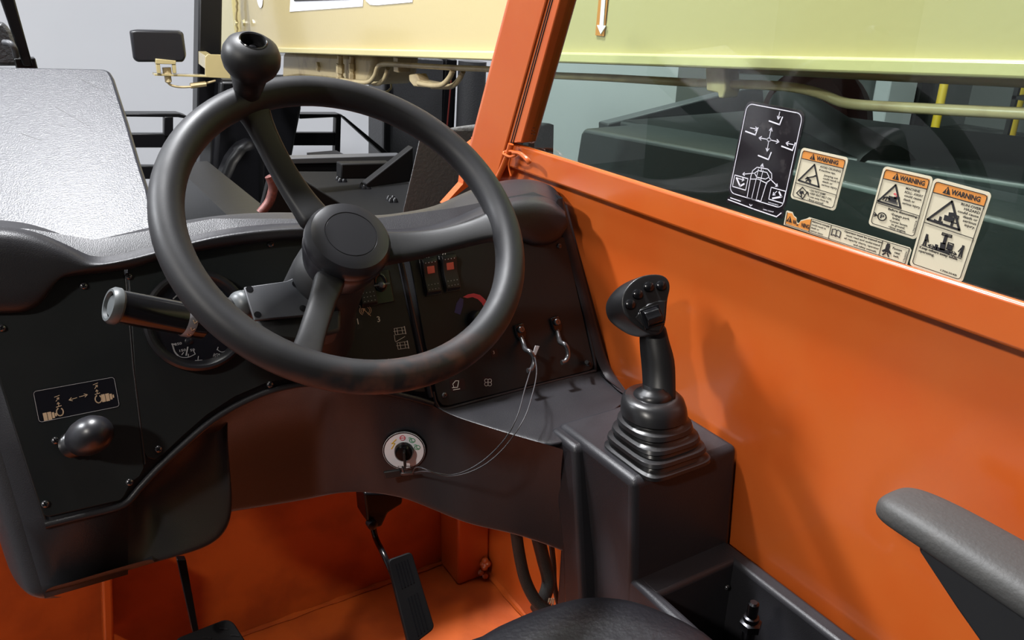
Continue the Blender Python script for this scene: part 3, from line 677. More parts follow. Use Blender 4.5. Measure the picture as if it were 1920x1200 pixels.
# hub bowl and cap
HB_ = WC + WU * .005; b = bmnew(); lathe(b, HB_, WN, [(.030, -.098), (.034, -.096), (.041, -.075), (.0455, -.055), (.0462, -.045), (.044, -.040), (.030, -.039)], 48); obj('hub', b, 'hub', sw)
b = bmnew(); lathe(b, HB_, WN, [(.0455, -.046), (.0472, -.040), (.0462, -.032), (.042, -.0255), (.036, -.0235), (.0285, -.0226), (.0282, -.0232), (.0274, -.0232), (.0271, -.0226), (.012, -.0222), (.0001, -.0222)], 64); obj('hub_cap', b, 'hub', sw)
def spoke(px, py, wh, wr, name='spoke'):
    q = PW(px, py); d = (q - WC).normalized(); s = WN.cross(d)
    rr = [.036, .055, .085, .115, .140, .158, .170, .182]
    hh = [-.052, -.050, -.046, -.036, -.024, -.014, -.007, -.002]
    ws = [wh * 1.25, wh, wh * .92, wr, wr, wr * 1.08, wr * 1.35, wr * 1.9]
    ts = [.012, .010, .0085, .008, .008, .0085, .010, .011]
    path = [WC + d * r + WN * h for r, h in zip(rr, hh)]; dirs = []
    for i in range(len(path)):
        t = (path[min(i + 1, 7)] - path[max(i - 1, 0)]).normalized(); dirs.append((s, s.cross(t)))
    b = bmnew(); cross_sweep(b, path, ws, ts, dirs); obj(name, b, 'wheel', sw, sub=2)
spoke(470, 190, .017, .0145); spoke(945, 418, .019, .0145); spoke(572, 672, .015, .0135)
# spinner knob
kb = PW(462, 190); ka = (PD(473, 92, kb.dot(fwd) * .0 + (kb.dot(V((AX.z, AY.z, -AD.z)))) - .045) - kb).normalized()
sp = [(.010, .005), (.0165, .012), (.0200, .028), (.0225, .040), (.0270, .046), (.0330, .054), (.0362, .064), (.0355, .075), (.0310, .0845), (.0230, .0905), (.0170, .0925), (.0158, .0920), (.0150, .0880), (.0148, .080), (.0, .079)]
b = bmnew(); sp = [(r * .81, h * .80) for r, h in sp]; lathe(b, kb, ka, sp, 48); kno = obj('spinner_knob', b, 'wheel', sw)
b = bmnew(); lathe(b, kb, ka, [(r * .81, h * .80) for r, h in [(.0155, .0932), (.0165, .0938), (.0172, .0930)]], 40, caps=False); obj('socket_rim', b, 'gloss_black', kno)
b = bmnew(); lathe(b, kb, ka, [(r * .81, h * .80) for r, h in [(.0147, .0792), (.0120, .0800), (.006, .0815), (.004, .084), (.0001, .0845)]], 28); obj('socket_screw', b, 'gloss_black', kno)

# ================================================================== JOYSTICK CONSOLE
con = thing('joystick_console', 'black plastic side console box with open tray along the orange cab wall', 'console', (.65, .5, ZF + .35))
XL, XR = .575, .730
b = bmnew()
def ringz(z, x0, y0, x1, y1): return [V((x0, y0, z)), V((x1, y0, z)), V((x1, y1, z)), V((x0, y1, z))]
loft(b, [ringz(-1.0, .562, .60, XR, .78), ringz(-.70, .562, .615, XR, .775), ringz(-.54, XL - .017, .626, XR, .79)])
obj('console_box', b, 'dash', con, bevel=.010, seg=4)
# left flank that meets the dashboard end
b = bmnew(); loft(b, [ringz(-1.0, .548, .655, .60, .715), ringz(-.70, .540, .695, .60, .74), ringz(-.545, .546, .730, .60, .79)]); obj('front_flank', b, 'dash', con, bevel=.008, seg=4)
# tray: rim and walls built as a ring of four walls
b = bmnew()
def wall(x0, y0, x1, y1, z0, z1): box(b, (x0, y0, z0), (x1, y1, z1))
wall(.563, -.45, .580, .63, -1.0, -.68); wall(.700, -.45, .724, .64, -1.0, -.68); wall(.57, .582, .71, .64, -1.0, -.68)
obj('tray_rim', b, 'dash', con, bevel=.006, seg=3)
b = bmnew(); box(b, (.57, -.45, -.90), (.71, .60, -.88)); obj('tray_floor', b, 'matte_black', con)
b = bmnew(); bt = PD(1412, 1140, .90)
lathe(b, bt - V((0, 0, .09)), (0, 0, 1), [(.0075, -.06), (.0075, .07), (.0085, .071), (.0085, .078), (.006, .079), (.006, .096), (.004, .098)], 18); bo = obj('stud', b, 'dark_metal', con)
b = bmnew(); lathe(b, bt - V((0, 0, .024)), (0, 0, 1), [(.0125, -.004), (.0125, .005), (.008, .0075)], 6); obj('nut', b, 'dark_metal', bo)
screw(0, 0, parent=con, n=V((0, -1, 0)), p=PY(1363, 1101, .581), r=.004)
# joystick
JB = V((.626, .664, -.54))
joy = thing('joystick', 'black joystick with thumb buttons and ribbed rubber boot on the side console', 'joystick', JB)
def sq(c, a, h, u=V((1, 0, 0)), v=V((0, 1, 0)), k=6, pw=.5):
    out = []
    for i in range(4 * k):
        t = 2 * math.pi * (i + .5) / (4 * k); cs, sn = math.cos(t), math.sin(t)
        out.append(c + u * a * math.copysign(abs(cs) ** pw, cs) + v * a * math.copysign(abs(sn) ** pw, sn) + V((0, 0, h)))
    return out
b = bmnew(); rings = []
tip = V((.004, .022, .0))
prof = [(.052, -.001, .32), (.0525, .003, .34), (.048, .005, .36), (.047, .009, .4), (.0505, .012, .42), (.0500, .016, .45), (.0440, .018, .5), (.0430, .021, .5), (.0470, .024, .55), (.0465, .028, .6), (.0410, .030, .65), (.0400, .033, .7), (.0435, .036, .75), (.0430, .041, .8), (.0385, .043, .85), (.0375, .046, .9), (.0410, .049, .95), (.0410, .058, 1), (.0385, .066, 1), (.034, .070, 1), (.024, .071, 1)]
for a, h, pw in prof: rings.append(sq(JB + tip * (h / .071), a, h, pw=pw, k=8))
loft(b, rings); obj('rubber_boot', b, 'rubber', joy)
bc = JB + tip + V((0, 0, .069))
b = bmnew(); lathe(b, bc, V((0, .1, 1)), [(.025, -.002), (.0245, .003), (.021, .007), (.016, .010), (.014, .012)], 36); obj('boot_collar', b, 'rubber', joy)
# grip shaft: sections given by pixel centre / half width at the stick's depth
gd = bc.dot(V((AX.z, AY.z, -AD.z)))
secs = [(1237, 752, 26, gd - .005), (1237, 735, 25, gd - .004), (1236, 700, 25.5, gd), (1234, 670, 26.5, gd), (1229, 645, 24, gd), (1226, 622, 21, gd), (1222, 600, 22, gd)]
b = bmnew(); rings = []
for x, y, hw, d in secs:
    c = PD(x, y, d) + fwd * .004; r = hw * d / FPX
    rings.append([c + right * r * math.copysign(abs(math.cos(t)) ** .8, math.cos(t)) + V((0, 1, 0)) * r * .95 * math.copysign(abs(math.sin(t)) ** .8, math.sin(t)) for t in [2 * math.pi * k / 24 for k in range(24)]])
loft(b, rings); obj('grip', b, 'grip', joy, sub=1)
# head: face outline lofted back
hn = (PD(1210, 560, .97) * -1).normalized(); hn = (hn * 1.0 + right * .32 - down * .12).normalized()
hc = PD(1213, 565, gd - .02)
def PH(x, y, h=0): return PP(x, y, hc + hn * h, hn)
face_px = [(1164, 560), (1172, 543), (1186, 526), (1205, 516), (1228, 513), (1247, 516), (1256, 528), (1257, 542), (1252, 557), (1250, 580), (1249, 602), (1243, 622), (1233, 630), (1216, 627), (1196, 614), (1177, 600), (1167, 584)]
b = bmnew(); fo = [PH(x, y) for x, y in face_px]; cen = sum(fo, V()) / len(fo)
lf = (-right * 1 + down * .22)
rings = [[cen + (p - cen) * .90 + hn * .0010 for p in fo], [cen + (p - cen) * .97 + hn * .0005 for p in fo], fo]
for dep, sh, sc_ in ((.006, .003, 1.0), (.018, .010, .98), (.032, .0145, .90), (.045, .016, .74), (.052, .014, .5)):
    rings.append([cen + (p - cen) * sc_ - hn * dep + lf * sh for p in fo])
loft(b, rings); obj('head', b, 'grip', joy, sub=2)
# raised thumb plate + rocker
b = bmnew(); tp = [PH(x, y, -.0005) for x, y in [(1190, 596), (1200, 580), (1215, 570), (1234, 564), (1247, 564), (1245, 590), (1243, 606), (1236, 622), (1220, 622), (1203, 610)]]; ct = sum(tp, V()) / len(tp)
loft(b, [tp, [p + hn * .002 for p in tp], [ct + (p - ct) * .93 + hn * .0032 for p in tp]]); obj('thumb_plate', b, 'grip', joy)
b = bmnew(); rc = PH(1222, 594, .003); ru = (PH(1240, 588, 0) - PH(1204, 600, 0)).normalized(); rv = hn.cross(ru)
obox(b, rc, ru * .0135, rv * .0125, hn * .002); obj('rocker_frame', b, 'gloss_black', joy, bevel=.001)
b = bmnew(); rings = []
for a, h in ((-1, .002), (-.8, .008), (-.2, .0105), (.1, .0085), (.6, .0075), (1, .002)): rings.append([rc + rv * .0105 * a + ru * .0095 * s + hn * (h if i in (1, 2) else 0) for i, s in enumerate((-1, -1, 1, 1))])
loft(b, rings); obj('thumb_rocker', b, 'gloss_black', joy, bevel=.001)
for x, y in ((1181, 571), (1195, 552), (1216, 538), (1239, 536)):
    b = bmnew(); o = PH(x, y, .0005); lathe(b, o, hn, [(.0068, 0), (.0066, .0018), (.0056, .0042), (.003, .0056), (.0001, .006)], 24); obj('push_button', b, 'gloss_black', joy)

# ================================================================== STEP COVER left of the wheel (grey textured)
cn = V((-.05, -.42, .90)).normalized(); cp = V((.10, 1.09, -.335))
def PC(x, y, h=0): return PP(x, y, cp + cn * h, cn)
cpx = [(-200, 118), (0, 124), (150, 127), (196, 128), (207, 133), (214, 145), (240, 225), (262, 300), (280, 355), (292, 420), (292, 470), (-200, 470)]
b = bmnew(); prism(b, [PC(x, y) for x, y in cpx], -cn * .05)
cov = obj('hood_cover', b, 'cover', None, bevel=.012, seg=4, label='grey textured plastic cover panel rising behind the left end of the dashboard', cat='cover')
b = bmnew()
for s in ([(146, 145), (175, 160), (199, 172)], [(104, 200), (135, 218), (165, 235)], [(113, 230), (116, 236), (124, 238)], [(40, 250), (62, 258), (78, 263)], [(141, 306), (147, 316), (152, 324)], [(100, 278), (103, 286)]):
    ribbon(b, [PC(x, y, .0002) for x, y in s], .0009, cn, .0002)
obj('scratch', b, 'ink_black', cov, smooth=False)
b = bmnew(); box(b, (-.12, 1.42, GZ), (.06, 1.62, -.30)); obj('cover_base', b, 'matte_black', cov)

# ================================================================== SEAT AND ARMREST
seat = thing('operator_seat', 'black wrinkled vinyl operator seat with grey padded armrest', 'seat', (.3, .3, ZF + .3))
b = bmnew()
sil = [PZ(x, y, -.655) for x, y in [(1340, 1200), (1300, 1173), (1255, 1150), (1200, 1129), (1160, 1120), (1115, 1117), (1070, 1122), (1000, 1142), (930, 1172), (870, 1200)]]
outl = [V((.562, -.1, -.655)), V((.562, .15, -.655)), V((.560, .34, -.655))] + sil + [V((.22, .640, -.655)), V((.10, .625, -.655)), V((.04, .56, -.655)), V((.02, .40, -.655)), V((.02, .15, -.655)), V((.02, -.1, -.655))]
outl = catmull(outl, 3); cc = V((.29, .25, -.655))
rings = []
for sc_, dz in ((.93, -.12), (.975, -.10), (.99, -.06), (.995, -.03), (.992, -.006), (.975, .006), (.94, .012), (.85, .014), (.6, .008), (.2, .004)):
    rings.append([cc + (p - cc) * sc_ + V((0, 0, dz)) for p in outl])
loft(b, rings); obj('seat_cushion', b, 'vinyl', seat)
b = bmnew(); box(b, (.08, -.1, ZF), (.48, .48, -.77)); obj('seat_base', b, 'matte_black', seat, bevel=.01)
# armrest
b = bmnew()
am = [(1640, 920, .74), (1668, 915, .74), (1700, 930, .725), (1760, 960, .70), (1830, 1010, .66), (1900, 1070, .62), (1990, 1155, .57), (2100, 1270, .52)]
# world-space loft: the pad runs back along -Y beside the wall
A0 = PD(1634, 928, .76); dirA = V((.01, -1, .02)).normalized()
sd = dirA.cross(V((0, 0, 1))).normalized() * -1; upA = V((0, 0, 1))
if sd.x < 0: sd = -sd
rings = []
for s, wv, th, cx, dz in ((-.001, .012, .006, .010, -.004), (.003, .021, .011, .006, -.001), (.013, .028, .014, .002, .0), (.035, .0315, .015, 0, .001), (.07, .0335, .016, 0, 0), (.15, .036, .017, 0, -.006), (.25, .038, .018, 0, -.012), (.4, .038, .018, 0, -.016)):
    c = A0 + dirA * s + sd * (.026 + cx * .0) + upA * (dz - .012)
    rings.append([c + sd * wv * x + upA * th * z for x, z in ((-1, -.4), (-.85, -.85), (-.4, -1), (.4, -1), (.85, -.85), (1, -.4), (1, .4), (.85, .85), (.4, 1), (-.4, 1), (-.85, .85), (-1, .4))])
loft(b, rings); arm = obj('armrest', b, 'arm', seat, sub=2, label='worn grey padded armrest')
b = bmnew()
rings = []
for s, hgt in ((.045, .010), (.09, .045), (.15, .085), (.25, .13), (.4, .16)):
    c = A0 + dirA * s + sd * .030 + upA * (-.028 - .02 * s)
    rings.append([c - sd * .020, c + sd * .024, c + sd * .022 - upA * hgt, c - sd * .014 - upA * hgt])
loft(b, rings); obj('armrest_support', b, 'matte_black', seat, bevel=.006, seg=3)

# ================================================================== PEDALS
pn = V((0, -.80, .60)).normalized(); pp = V((.447, 1.12, -.93))
def PQ(x, y, h=0): return PP(x, y, pp + pn * h, pn)
acc = thing('accelerator_pedal', 'long black ribbed accelerator pedal hanging on a bent rod over the orange floor', 'pedal', (.45, 1.1, ZF))
fp = quad_map([(727, 1050), (772, 1034), (816, 1178), (768, 1215)], lambda x, y: PQ(x, y), pn)
b = bmnew(); prism(b, rrect(fp, .008), -pn * .012); pad = obj('pedal_pad', b, 'deck_black', acc, bevel=.002)
b = bmnew()
for k in range(5):
    u = .26 + .12 * k; stroke(b, fp, [(u, .08), (u, .36)], .0022, .0006)
    if k > 0: stroke(b, fp, [(u, .50), (u, .94)], .0022, .0006)
obj('pad_rib', b, 'gloss_black', pad, smooth=False)
b = bmnew(); tube(b, catmull([PY(699, 985, 1.20), PY(705, 1010, 1.18), PY(722, 1045, 1.13), PQ(745, 1100, -.012), PQ(768, 1180, -.012)], 6), .0055, 12); obj('pedal_rod', b, 'gloss_black', acc)
b = bmnew(); prism(b, [PY(684, 925, 1.17), PY(756, 925, 1.17), PY(755, 945, 1.17), PY(728, 962, 1.17), PY(716, 988, 1.17), PY(698, 992, 1.17), PY(688, 975, 1.17)], (0, .05, 0)); obj('pedal_bracket', b, 'black_paint', acc, bevel=.004)
b = bmnew(); lathe(b, PY(698, 984, 1.165), (0, -1, 0), [(.009, -.01), (.009, .004), (.005, .006)], 16); obj('pivot_bolt', b, 'black_paint', acc)
brk = thing('brake_pedal', 'black brake pedal on a flat steel arm at the left under the dashboard', 'pedal', (.15, 1.1, ZF))
fb = quad_map([(322, 1200), (432, 1157), (478, 1230), (360, 1275)], lambda x, y: PP(x, y, V((.16, 1.05, -.97)), V((0, -.6, .8))), V((0, -.6, .8)).normalized())
b = bmnew(); prism(b, rrect(fb, .014), -fb.n * .012); pb = obj('pedal_pad', b, 'deck_black', brk, bevel=.002)
b = bmnew()
for u, v in ((.2, .3), (.5, .2), (.8, .15), (.35, .45), (.68, .4), (.9, .38)): stroke(b, fb, [(u - .05, v), (u, v + .03), (u + .05, v + .08)], .002, .0006)
obj('pad_rib', b, 'rubber', pb, smooth=False)
b = bmnew(); prism(b, [PY(332, 1050, 1.10), PY(349, 1050, 1.10), PY(373, 1182, 1.06), PY(361, 1186, 1.06)], (.0, .012, 0)); obj('pedal_arm', b, 'black_paint', brk, bevel=.001)

# ================================================================== HOSES
hos = [([(966, 985, .93), (974, 1040, .93), (986, 1090, .92), (1008, 1130, .90), (1040, 1152, .88), (1080, 1170, .87)], .0100),
       ([(1008, 1005, .95), (1018, 1045, .95), (1028, 1090, .94), (1018, 1125, .92), (1005, 1145, .91)], .0118),
       ([(1034, 1020, .97), (1038, 1060, .97), (1040, 1100, .96), (1052, 1150, .95)], .005)]
labs = ['leftmost thick braided black hose curving out below the dashboard end', 'thick braided black hose between the curved hose and the side console', 'thin black hose closest to the side console below the dashboard']
for (pts, r), lb in zip(hos, labs):
    b = bmnew(); tube(b, catmull([PY(x, y, d) for x, y, d in pts], 8), r, 14); obj('hose', b, 'braid', None, label=lb, cat='hose', group='hoses under the dashboard')
b = bmnew()
for k in range(3): a = PY(1030 + 4 * k, 1122, .90); tube(b, [a, PY(1024 + 5 * k, 1150, .90)], .0015, 6)
obj('wire_ends', b, 'ink_tan', None, label='short bare tan wire ends between the braided hoses', cat='wire')

# ================================================================== CABLE TIE on the pillar foot
tie = thing('cable_tie', 'orange painted cable tie knotted round a cord at the foot of the front pillar', 'cable tie', PX(955, 300, .70))
b = bmnew(); tube(b, catmull([PX(958, 270, .702), PX(952, 290, .700), PX(942, 315, .70), PX(932, 336, .70)], 5), .0050, 10); obj('cord', b, 'orange', tie)
b = bmnew(); tube(b, catmull([PX(944, 288, .695), PX(956, 294, .692), PX(968, 290, .693), PX(962, 284, .697), PX(948, 284, .70)], 4, closed=True), .0022, 8, closed=True)
tube(b, catmull([PX(962, 286, .692), PX(975, 288, .690), PX(988, 299, .690), PX(993, 307, .692)], 4), [.003, .003, .003, .0032, .0034, .0036, .0038, .004, .0042, .0042, .0042, .004, .003], 8)
tube(b, catmull([PX(957, 296, .694), PX(954, 312, .694), PX(958, 330, .694)], 4), .0015, 8); obj('strap', b, 'orange', tie)

# ================================================================== STICKERS ON THE GLASS
XS = .7213; SN = V((-1, 0, 0))
def sticker_base(name, label, corners, material, r=.004, group=None, cat='sticker'):
    f = quad_map(corners, lambda x, y: PX(x, y, XS), SN)
    t = thing(name, label, cat, f(.5, 1), group); b = bmnew(); prism(b, rrect(f, r), SN * .0005); obj('backing', b, material, t, smooth=False)
    return t, f
def tri(b, f, pts, h, t=.0002): prism(b, [f(u, v, h) for u, v in pts], f.n * t)
def alert(b, b2, f, u, v, s):
    k = f.h / f.w; tri(b, f, [(u, v), (u + s * k * 1.1, v), (u + s * k * .55, v - s)], .0011)
    stroke(b2, f, [(u + s * k * .55, v - s * .68), (u + s * k * .55, v - s * .34)], s * f.h * .12, .0014); stroke(b2, f, [(u + s * k * .55, v - s * .18), (u + s * k * .55, v - s * .14)], s * f.h * .12, .0014)
def bigtri(b, f, pts, w): stroke(b, f, pts + [pts[0], pts[1]], w, .0009)
HB = .0007
# 1: black joystick pattern
t, f = sticker_base('joystick_decal', 'glossy black joystick pattern sticker with white arrows on the window, leftmost sticker', [(1400, 188), (1512, 209), (1471, 397), (1364, 364)], 'sticker_black', .009)
b = bmnew(); outline(b, f, .008, .003, .0009, HB)
for u, v, a in ((.66, .17, (.60, .05, .60, .125)), (.30, .32, (.17, .26, .30, .26)), (.945, .385, (.92, .33, .80, .33)), (.60, .53, (.50, .66, .50, .585))):
    stroke(b, f, [(u - .20, v - .015), (u - .02, v + .0)], .0014, HB); stroke(b, f, [(u - .02, v), (u - .0, v - .075)], .0014, HB)
    arrow(b, f, a[:2], a[2:], .0008, .0035, HB)
cx, cy = .52, .335
for q in ((cx, cy - .12), (cx + .01, cy + .12), (cx - .17, cy + .005), (cx + .17, cy - .0)): arrow(b, f, (cx + (q[0] - cx) * .2, cy + (q[1] - cy) * .2), q, .0008, .0035, HB)
stroke(b, f, [(cx + .03 * math.cos(t_), cy + .017 * math.sin(t_)) for t_ in [k * math.pi / 6 for k in range(13)]], .0009, HB)
hd = [(.36, .97), (.35, .74), (.36, .68), (.42, .635), (.60, .625), (.68, .66), (.70, .71), (.63, .76), (.60, .97), (.55, .965), (.48, .975), (.36, .97)]
stroke(b, f, hd, .0009, HB); stroke(b, f, [(.36, .77), (.48, .75), (.64, .77)], .0008, HB)
for u in (.44, .52): stroke(b, f, [(u, .96), (u + .01, .65)], .0007, HB)
stroke(b, f, [(.40, .70), (.45, .665), (.60, .66), (.65, .70), (.60, .73), (.45, .735), (.40, .70)], .0008, HB)
arrow(b, f, (.40, .70), (.20, .745), .0008, .003, HB); arrow(b, f, (.66, .71), (.82, .77), .0008, .003, HB)
for u0, v0 in ((.07, .775), (.72, .795)):
    p = [(u0, v0), (u0 + .24, v0), (u0 + .24, v0 + .125), (u0, v0 + .125), (u0, v0)]; stroke(b, f, p, .0009, HB)
stroke(b, f, [(.11, .80), (.20, .875), (.26, .84)], .002, HB); arrow(b, f, (.13, .80), (.25, .80), .0008, .003, HB)
stroke(b, f, [(.86, .82), (.91, .86), (.78, .90)], .002, HB); arrow(b, f, (.82, .82), (.77, .87), .0008, .003, HB)
txt(b, f, '1001227834', .72, .958, .010, .17, HB, 0.)
obj('lettering', b, 'sticker_line', t, smooth=False)
# 1b: lower black sticker peeking out under it
f2 = quad_map([(1366, 366), (1472, 392), (1468, 411), (1361, 379)], lambda x, y: PX(x, y, XS + .0002), SN)
t2 = thing('spare_decal', 'thin black sticker strip with white lines below the joystick pattern sticker', 'sticker', f2(.5, 1)); b = bmnew(); prism(b, rrect(f2, .003), SN * .0004); obj('backing', b, 'sticker_black', t2, smooth=False)
b = bmnew(); stroke(b, f2, [(.03, .55), (.5, .82), (.9, .93), (.96, .45)], .0011, HB); stroke(b, f2, [(.06, .25), (.25, .35)], .001, HB); stroke(b, f2, [(.42, .42), (.44, .6), (.46, .42)], .0009, HB); txt(b, f2, '100112347', .66, .62, .12, .18, HB, 0.); obj('lettering', b, 'sticker_line', t2, smooth=False)

def header(t, f, v0, v1, pad, wtext):
    b = bmnew(); tri(b, f, [(pad, v0), (1 - pad, v0), (1 - pad, v1), (pad, v1)], .0006); obj('header_band', b, 'sticker_orange', t, smooth=False)
    return wtext
# 2: avoid crushing
t, f = sticker_base('warning_sticker', 'cream warning sticker about machine tips, right of the black joystick sticker', [(1504, 276), (1592, 296), (1566, 396), (1482, 371)], 'sticker')
header(t, f, .045, .195, .055, 0)
b = bmnew(); b2 = bmnew(); alert(b, b2, f, .23, .175, .11); txt(b, f, 'WARNING', .37, .165, .075, .46, .0011, .02)
outline(b, f, .003, .0028, .0005, .0009); stroke(b, f, [(.055, .20), (.945, .20)], .0005); stroke(b, f, [(.055, .68), (.945, .70)], .0005)
bigtri(b, f, [(.36, .26), (.10, .62), (.56, .64)], .0016)
for s, u, v, w_ in (('AVOID CRUSHING', .48, .285, .44), ('if machine tips.', .48, .345, .35), ('Jumping out', .60, .42, .30), ('could result in', .60, .48, .34), ('death or', .60, .54, .22), ('serious injury.', .60, .60, .34), ('• DO NOT JUMP.', .38, .765, .36), ('• KEEP SEAT BELT ON.', .38, .82, .50), ('• Lean away from tip.', .38, .88, .46), ('• Brace yourself.', .38, .94, .36)):
    txt(b, f, s, u, v, .036, w_, off=.004)
stroke(b, f, [(.24, .56), (.30, .52), (.40, .48), (.45, .44)], .0012); stroke(b, f, [(.27, .53), (.35, .57)], .0022); stroke(b, f, [(.26, .60), (.30, .56), (.36, .61)], .0011); stroke(b, f, [(.42, .46), (.47, .47)], .0008)
stroke(b, f, [(.12, .87), (.22, .73), (.34, .80), (.28, .94), (.12, .87)], .0009); stroke(b, f, [(.17, .79), (.30, .86)], .0006)
stroke(b, f, [(.20, .84), (.25, .82)], .0028); stroke(b, f, [(.22, .83), (.24, .91)], .0012); stroke(b, f, [(.35, .79), (.38, .84)], .0012)
txt(b, f, '1706614', .72, .972, .018, .18, off=0.)
obj('lettering', b, 'ink_black', t, smooth=False); obj('alert_mark', b2, 'sticker_orange', t, smooth=False)
# 3: torn long strip
cs = [(1475, 394), (1711, 465), (1701, 498), (1470, 421)]
f = quad_map(cs, lambda x, y: PX(x, y, XS), SN); t = thing('warning_sticker', 'long narrow cream warning strip with torn orange corner along the window sill', 'sticker', f(.5, 1))
def strip(name, top, bot, h, material):
    bb = bmnew(); A = [bb.verts.new(f(u, v, h)) for u, v in top]; B_ = [bb.verts.new(f(u, bot, h)) for u, v in top]
    for i in range(len(top) - 1): bb.faces.new((A[i], A[i + 1], B_[i + 1], B_[i]))
    obj(name, bb, material, t, smooth=False)
tear = [(.058, .0), (.075, .20), (.10, .28), (.108, .50), (.118, .60), (.13, .56), (.14, .36), (.165, .24), (.19, .12), (.205, .0)]
strip('backing', [(0, .08), (.008, 0)] + tear + [(.985, 0), (1, .12)], 1.0, .0005, 'sticker')
strip('header_band', [(.015, .14), (.055, .08)] + [(u, v + .07) for u, v in tear[1:-1]] + [(.225, .10)], .88, .0007, 'sticker_orange')
b = bmnew(); b2 = bmnew(); alert(b, b2, f, .02, .70, .40); txt(b, f, 'WA', .075, .72, .26, .035, .0011, .02); txt(b, f, 'NING', .155, .74, .26, .068, .0011, .02); stroke(b, f, [(.118, .74), (.125, .70)], .0012, .0011)
stroke(b, f, [(.228, .06), (.985, .07), (.985, .93), (.015, .93), (.012, .10)], .0005)
for u in (.228, .395, .795): stroke(b, f, [(u, .07), (u, .93)], .0005)
for i, (s, w_) in enumerate((('Failure to comply', .145), ('could result in', .12), ('death or', .07), ('serious injury.', .11))): txt(b, f, s, .238, .25 + .2 * i, .11, w_, off=.006)
for i, (s, w_) in enumerate((('Operator must be trained and', .29), ('must read and understand', .26), ('all capacity charts, operator', .27), ('and safety manuals.', .18))): txt(b, f, s, .505 + [0, .02, .01, .09][i], .24 + .2 * i, .11, w_, off=.006)
for i, (s, w_) in enumerate((('Fasten', .065), ('seat', .04), ('belt.', .04))): txt(b, f, s, .875 + [0, .02, .02][i], .35 + .2 * i, .12, w_, off=.006)
stroke(b, f, [(.84, .30), (.84, .55)], .0042); stroke(b, f, [(.84, .18), (.84, .22)], .0030); stroke(b, f, [(.815, .62), (.84, .45), (.868, .62)], .002); stroke(b, f, [(.82, .82), (.835, .68)], .0014); stroke(b, f, [(.85, .68), (.862, .82)], .0014)
txt(b, f, '1706303A', .978, .85, .012, .6, off=0., vert=True)
obj('lettering', b, 'ink_black', t, smooth=False); obj('alert_mark', b2, 'sticker_orange', t, smooth=False)
b = bmnew()
for s in (1, -1): stroke(b, f, [(.445, .30), (.445 + s * .012, .24), (.445 + s * .034, .30), (.445 + s * .034, .66), (.445 + s * .012, .60), (.445, .66), (.445, .30)], .0010)
obj('book_symbol', b, 'ink_dark', t, smooth=False)
# 4: roll away
t, f = sticker_base('warning_sticker', 'cream warning sticker about machine roll-away, left one of the pair near the right edge', [(1658, 311), (1751, 332), (1718, 450), (1628, 421)], 'sticker')
header(t, f, .04, .19, .055, 0)
b = bmnew(); b2 = bmnew(); alert(b, b2, f, .24, .165, .105); txt(b, f, 'WARNING', .38, .155, .07, .50, .0011, .02)
outline(b, f, .003, .0028, .0005, .0009); stroke(b, f, [(.055, .195), (.945, .195)], .0005); stroke(b, f, [(.055, .60), (.945, .62)], .0005)
bigtri(b, f, [(.34, .25), (.08, .57), (.55, .58)], .0017)
for s, u, v, w_ in (('MACHINE', .55, .275, .28), ('ROLL- AWAY', .55, .335, .36), ('could cause', .56, .39, .34), ('death or', .56, .45, .23), ('serious injury.', .56, .51, .36), ('Before dismounting:', .32, .665, .60), ('•Engage park', .40, .73, .38), ('brake.', .45, .785, .16), ('•Lower boom', .41, .84, .36), ('to ground.', .46, .89, .28), ('•Stop engine.', .42, .94, .36)):
    txt(b, f, s, u, v, .036, w_, off=.004)
stroke(b, f, [(.30, .48), (.40, .48)], .0048); stroke(b, f, [(.39, .45), (.47, .44)], .0022); stroke(b, f, [(.17, .49), (.24, .47), (.30, .49)], .0012); stroke(b, f, [(.16, .53), (.19, .49)], .0009); stroke(b, f, [(.22, .53), (.24, .48)], .0009)
stroke(b, f, [(.24 + .085 * math.cos(a), .80 + .062 * math.sin(a)) for a in [k * math.pi / 10 for k in range(21)]], .0009); txt(b, f, 'P', .205, .835, .07, .075, off=.0)
arrow(b, f, (.06, .80), (.13, .80), .0009, .003)
txt(b, f, '1706797A', .93, .90, .032, .20, off=0., vert=True)
obj('lettering', b, 'ink_black', t, smooth=False); obj('alert_mark', b2, 'sticker_orange', t, smooth=False)
b = bmnew(); tri(b, f, [(.16, .545), (.48, .55), (.46, .50)], .0007); obj('slope_symbol', b, 'ink_dark', t, smooth=False)
b = bmnew(); arrow(b, f, (.42, .385), (.35, .395), .0006, .0015); stroke(b, f, [(.42, .385), (.41, .43)], .0006); obj('roll_arrow', b, 'red', t, smooth=False)
# 5: run over
t, f = sticker_base('warning_sticker', 'tall cream warning sticker about run-over hazard, right one of the pair and largest cream one', [(1752, 333), (1861, 362), (1804, 531), (1705, 497)], 'sticker')
header(t, f, .035, .145, .055, 0)
b = bmnew(); b2 = bmnew(); alert(b, b2, f, .22, .128, .078); txt(b, f, 'WARNING', .36, .118, .052, .50, .0011, .02)
outline(b, f, .003, .0028, .0005, .0009); stroke(b, f, [(.055, .15), (.945, .15)], .0005); stroke(b, f, [(.055, .485), (.945, .50)], .0005)
bigtri(b, f, [(.42, .19), (.10, .445), (.68, .455)], .0020)
for i, (s, w_) in enumerate((('RUN-OVER', .34), ('HAZARD', .27), ('could cause', .36), ('death or', .25), ('serious', .23), ('injury.', .18))): txt(b, f, s, .92 - w_, .20 + .040 * i, .026, w_, off=.005)
txt(b, f, 'Keep others away while', .10, .775, .028, .70, off=.006); txt(b, f, 'operating.', .10, .815, .028, .30, off=.006); txt(b, f, '1706304B', .58, .945, .02, .30, off=0.)
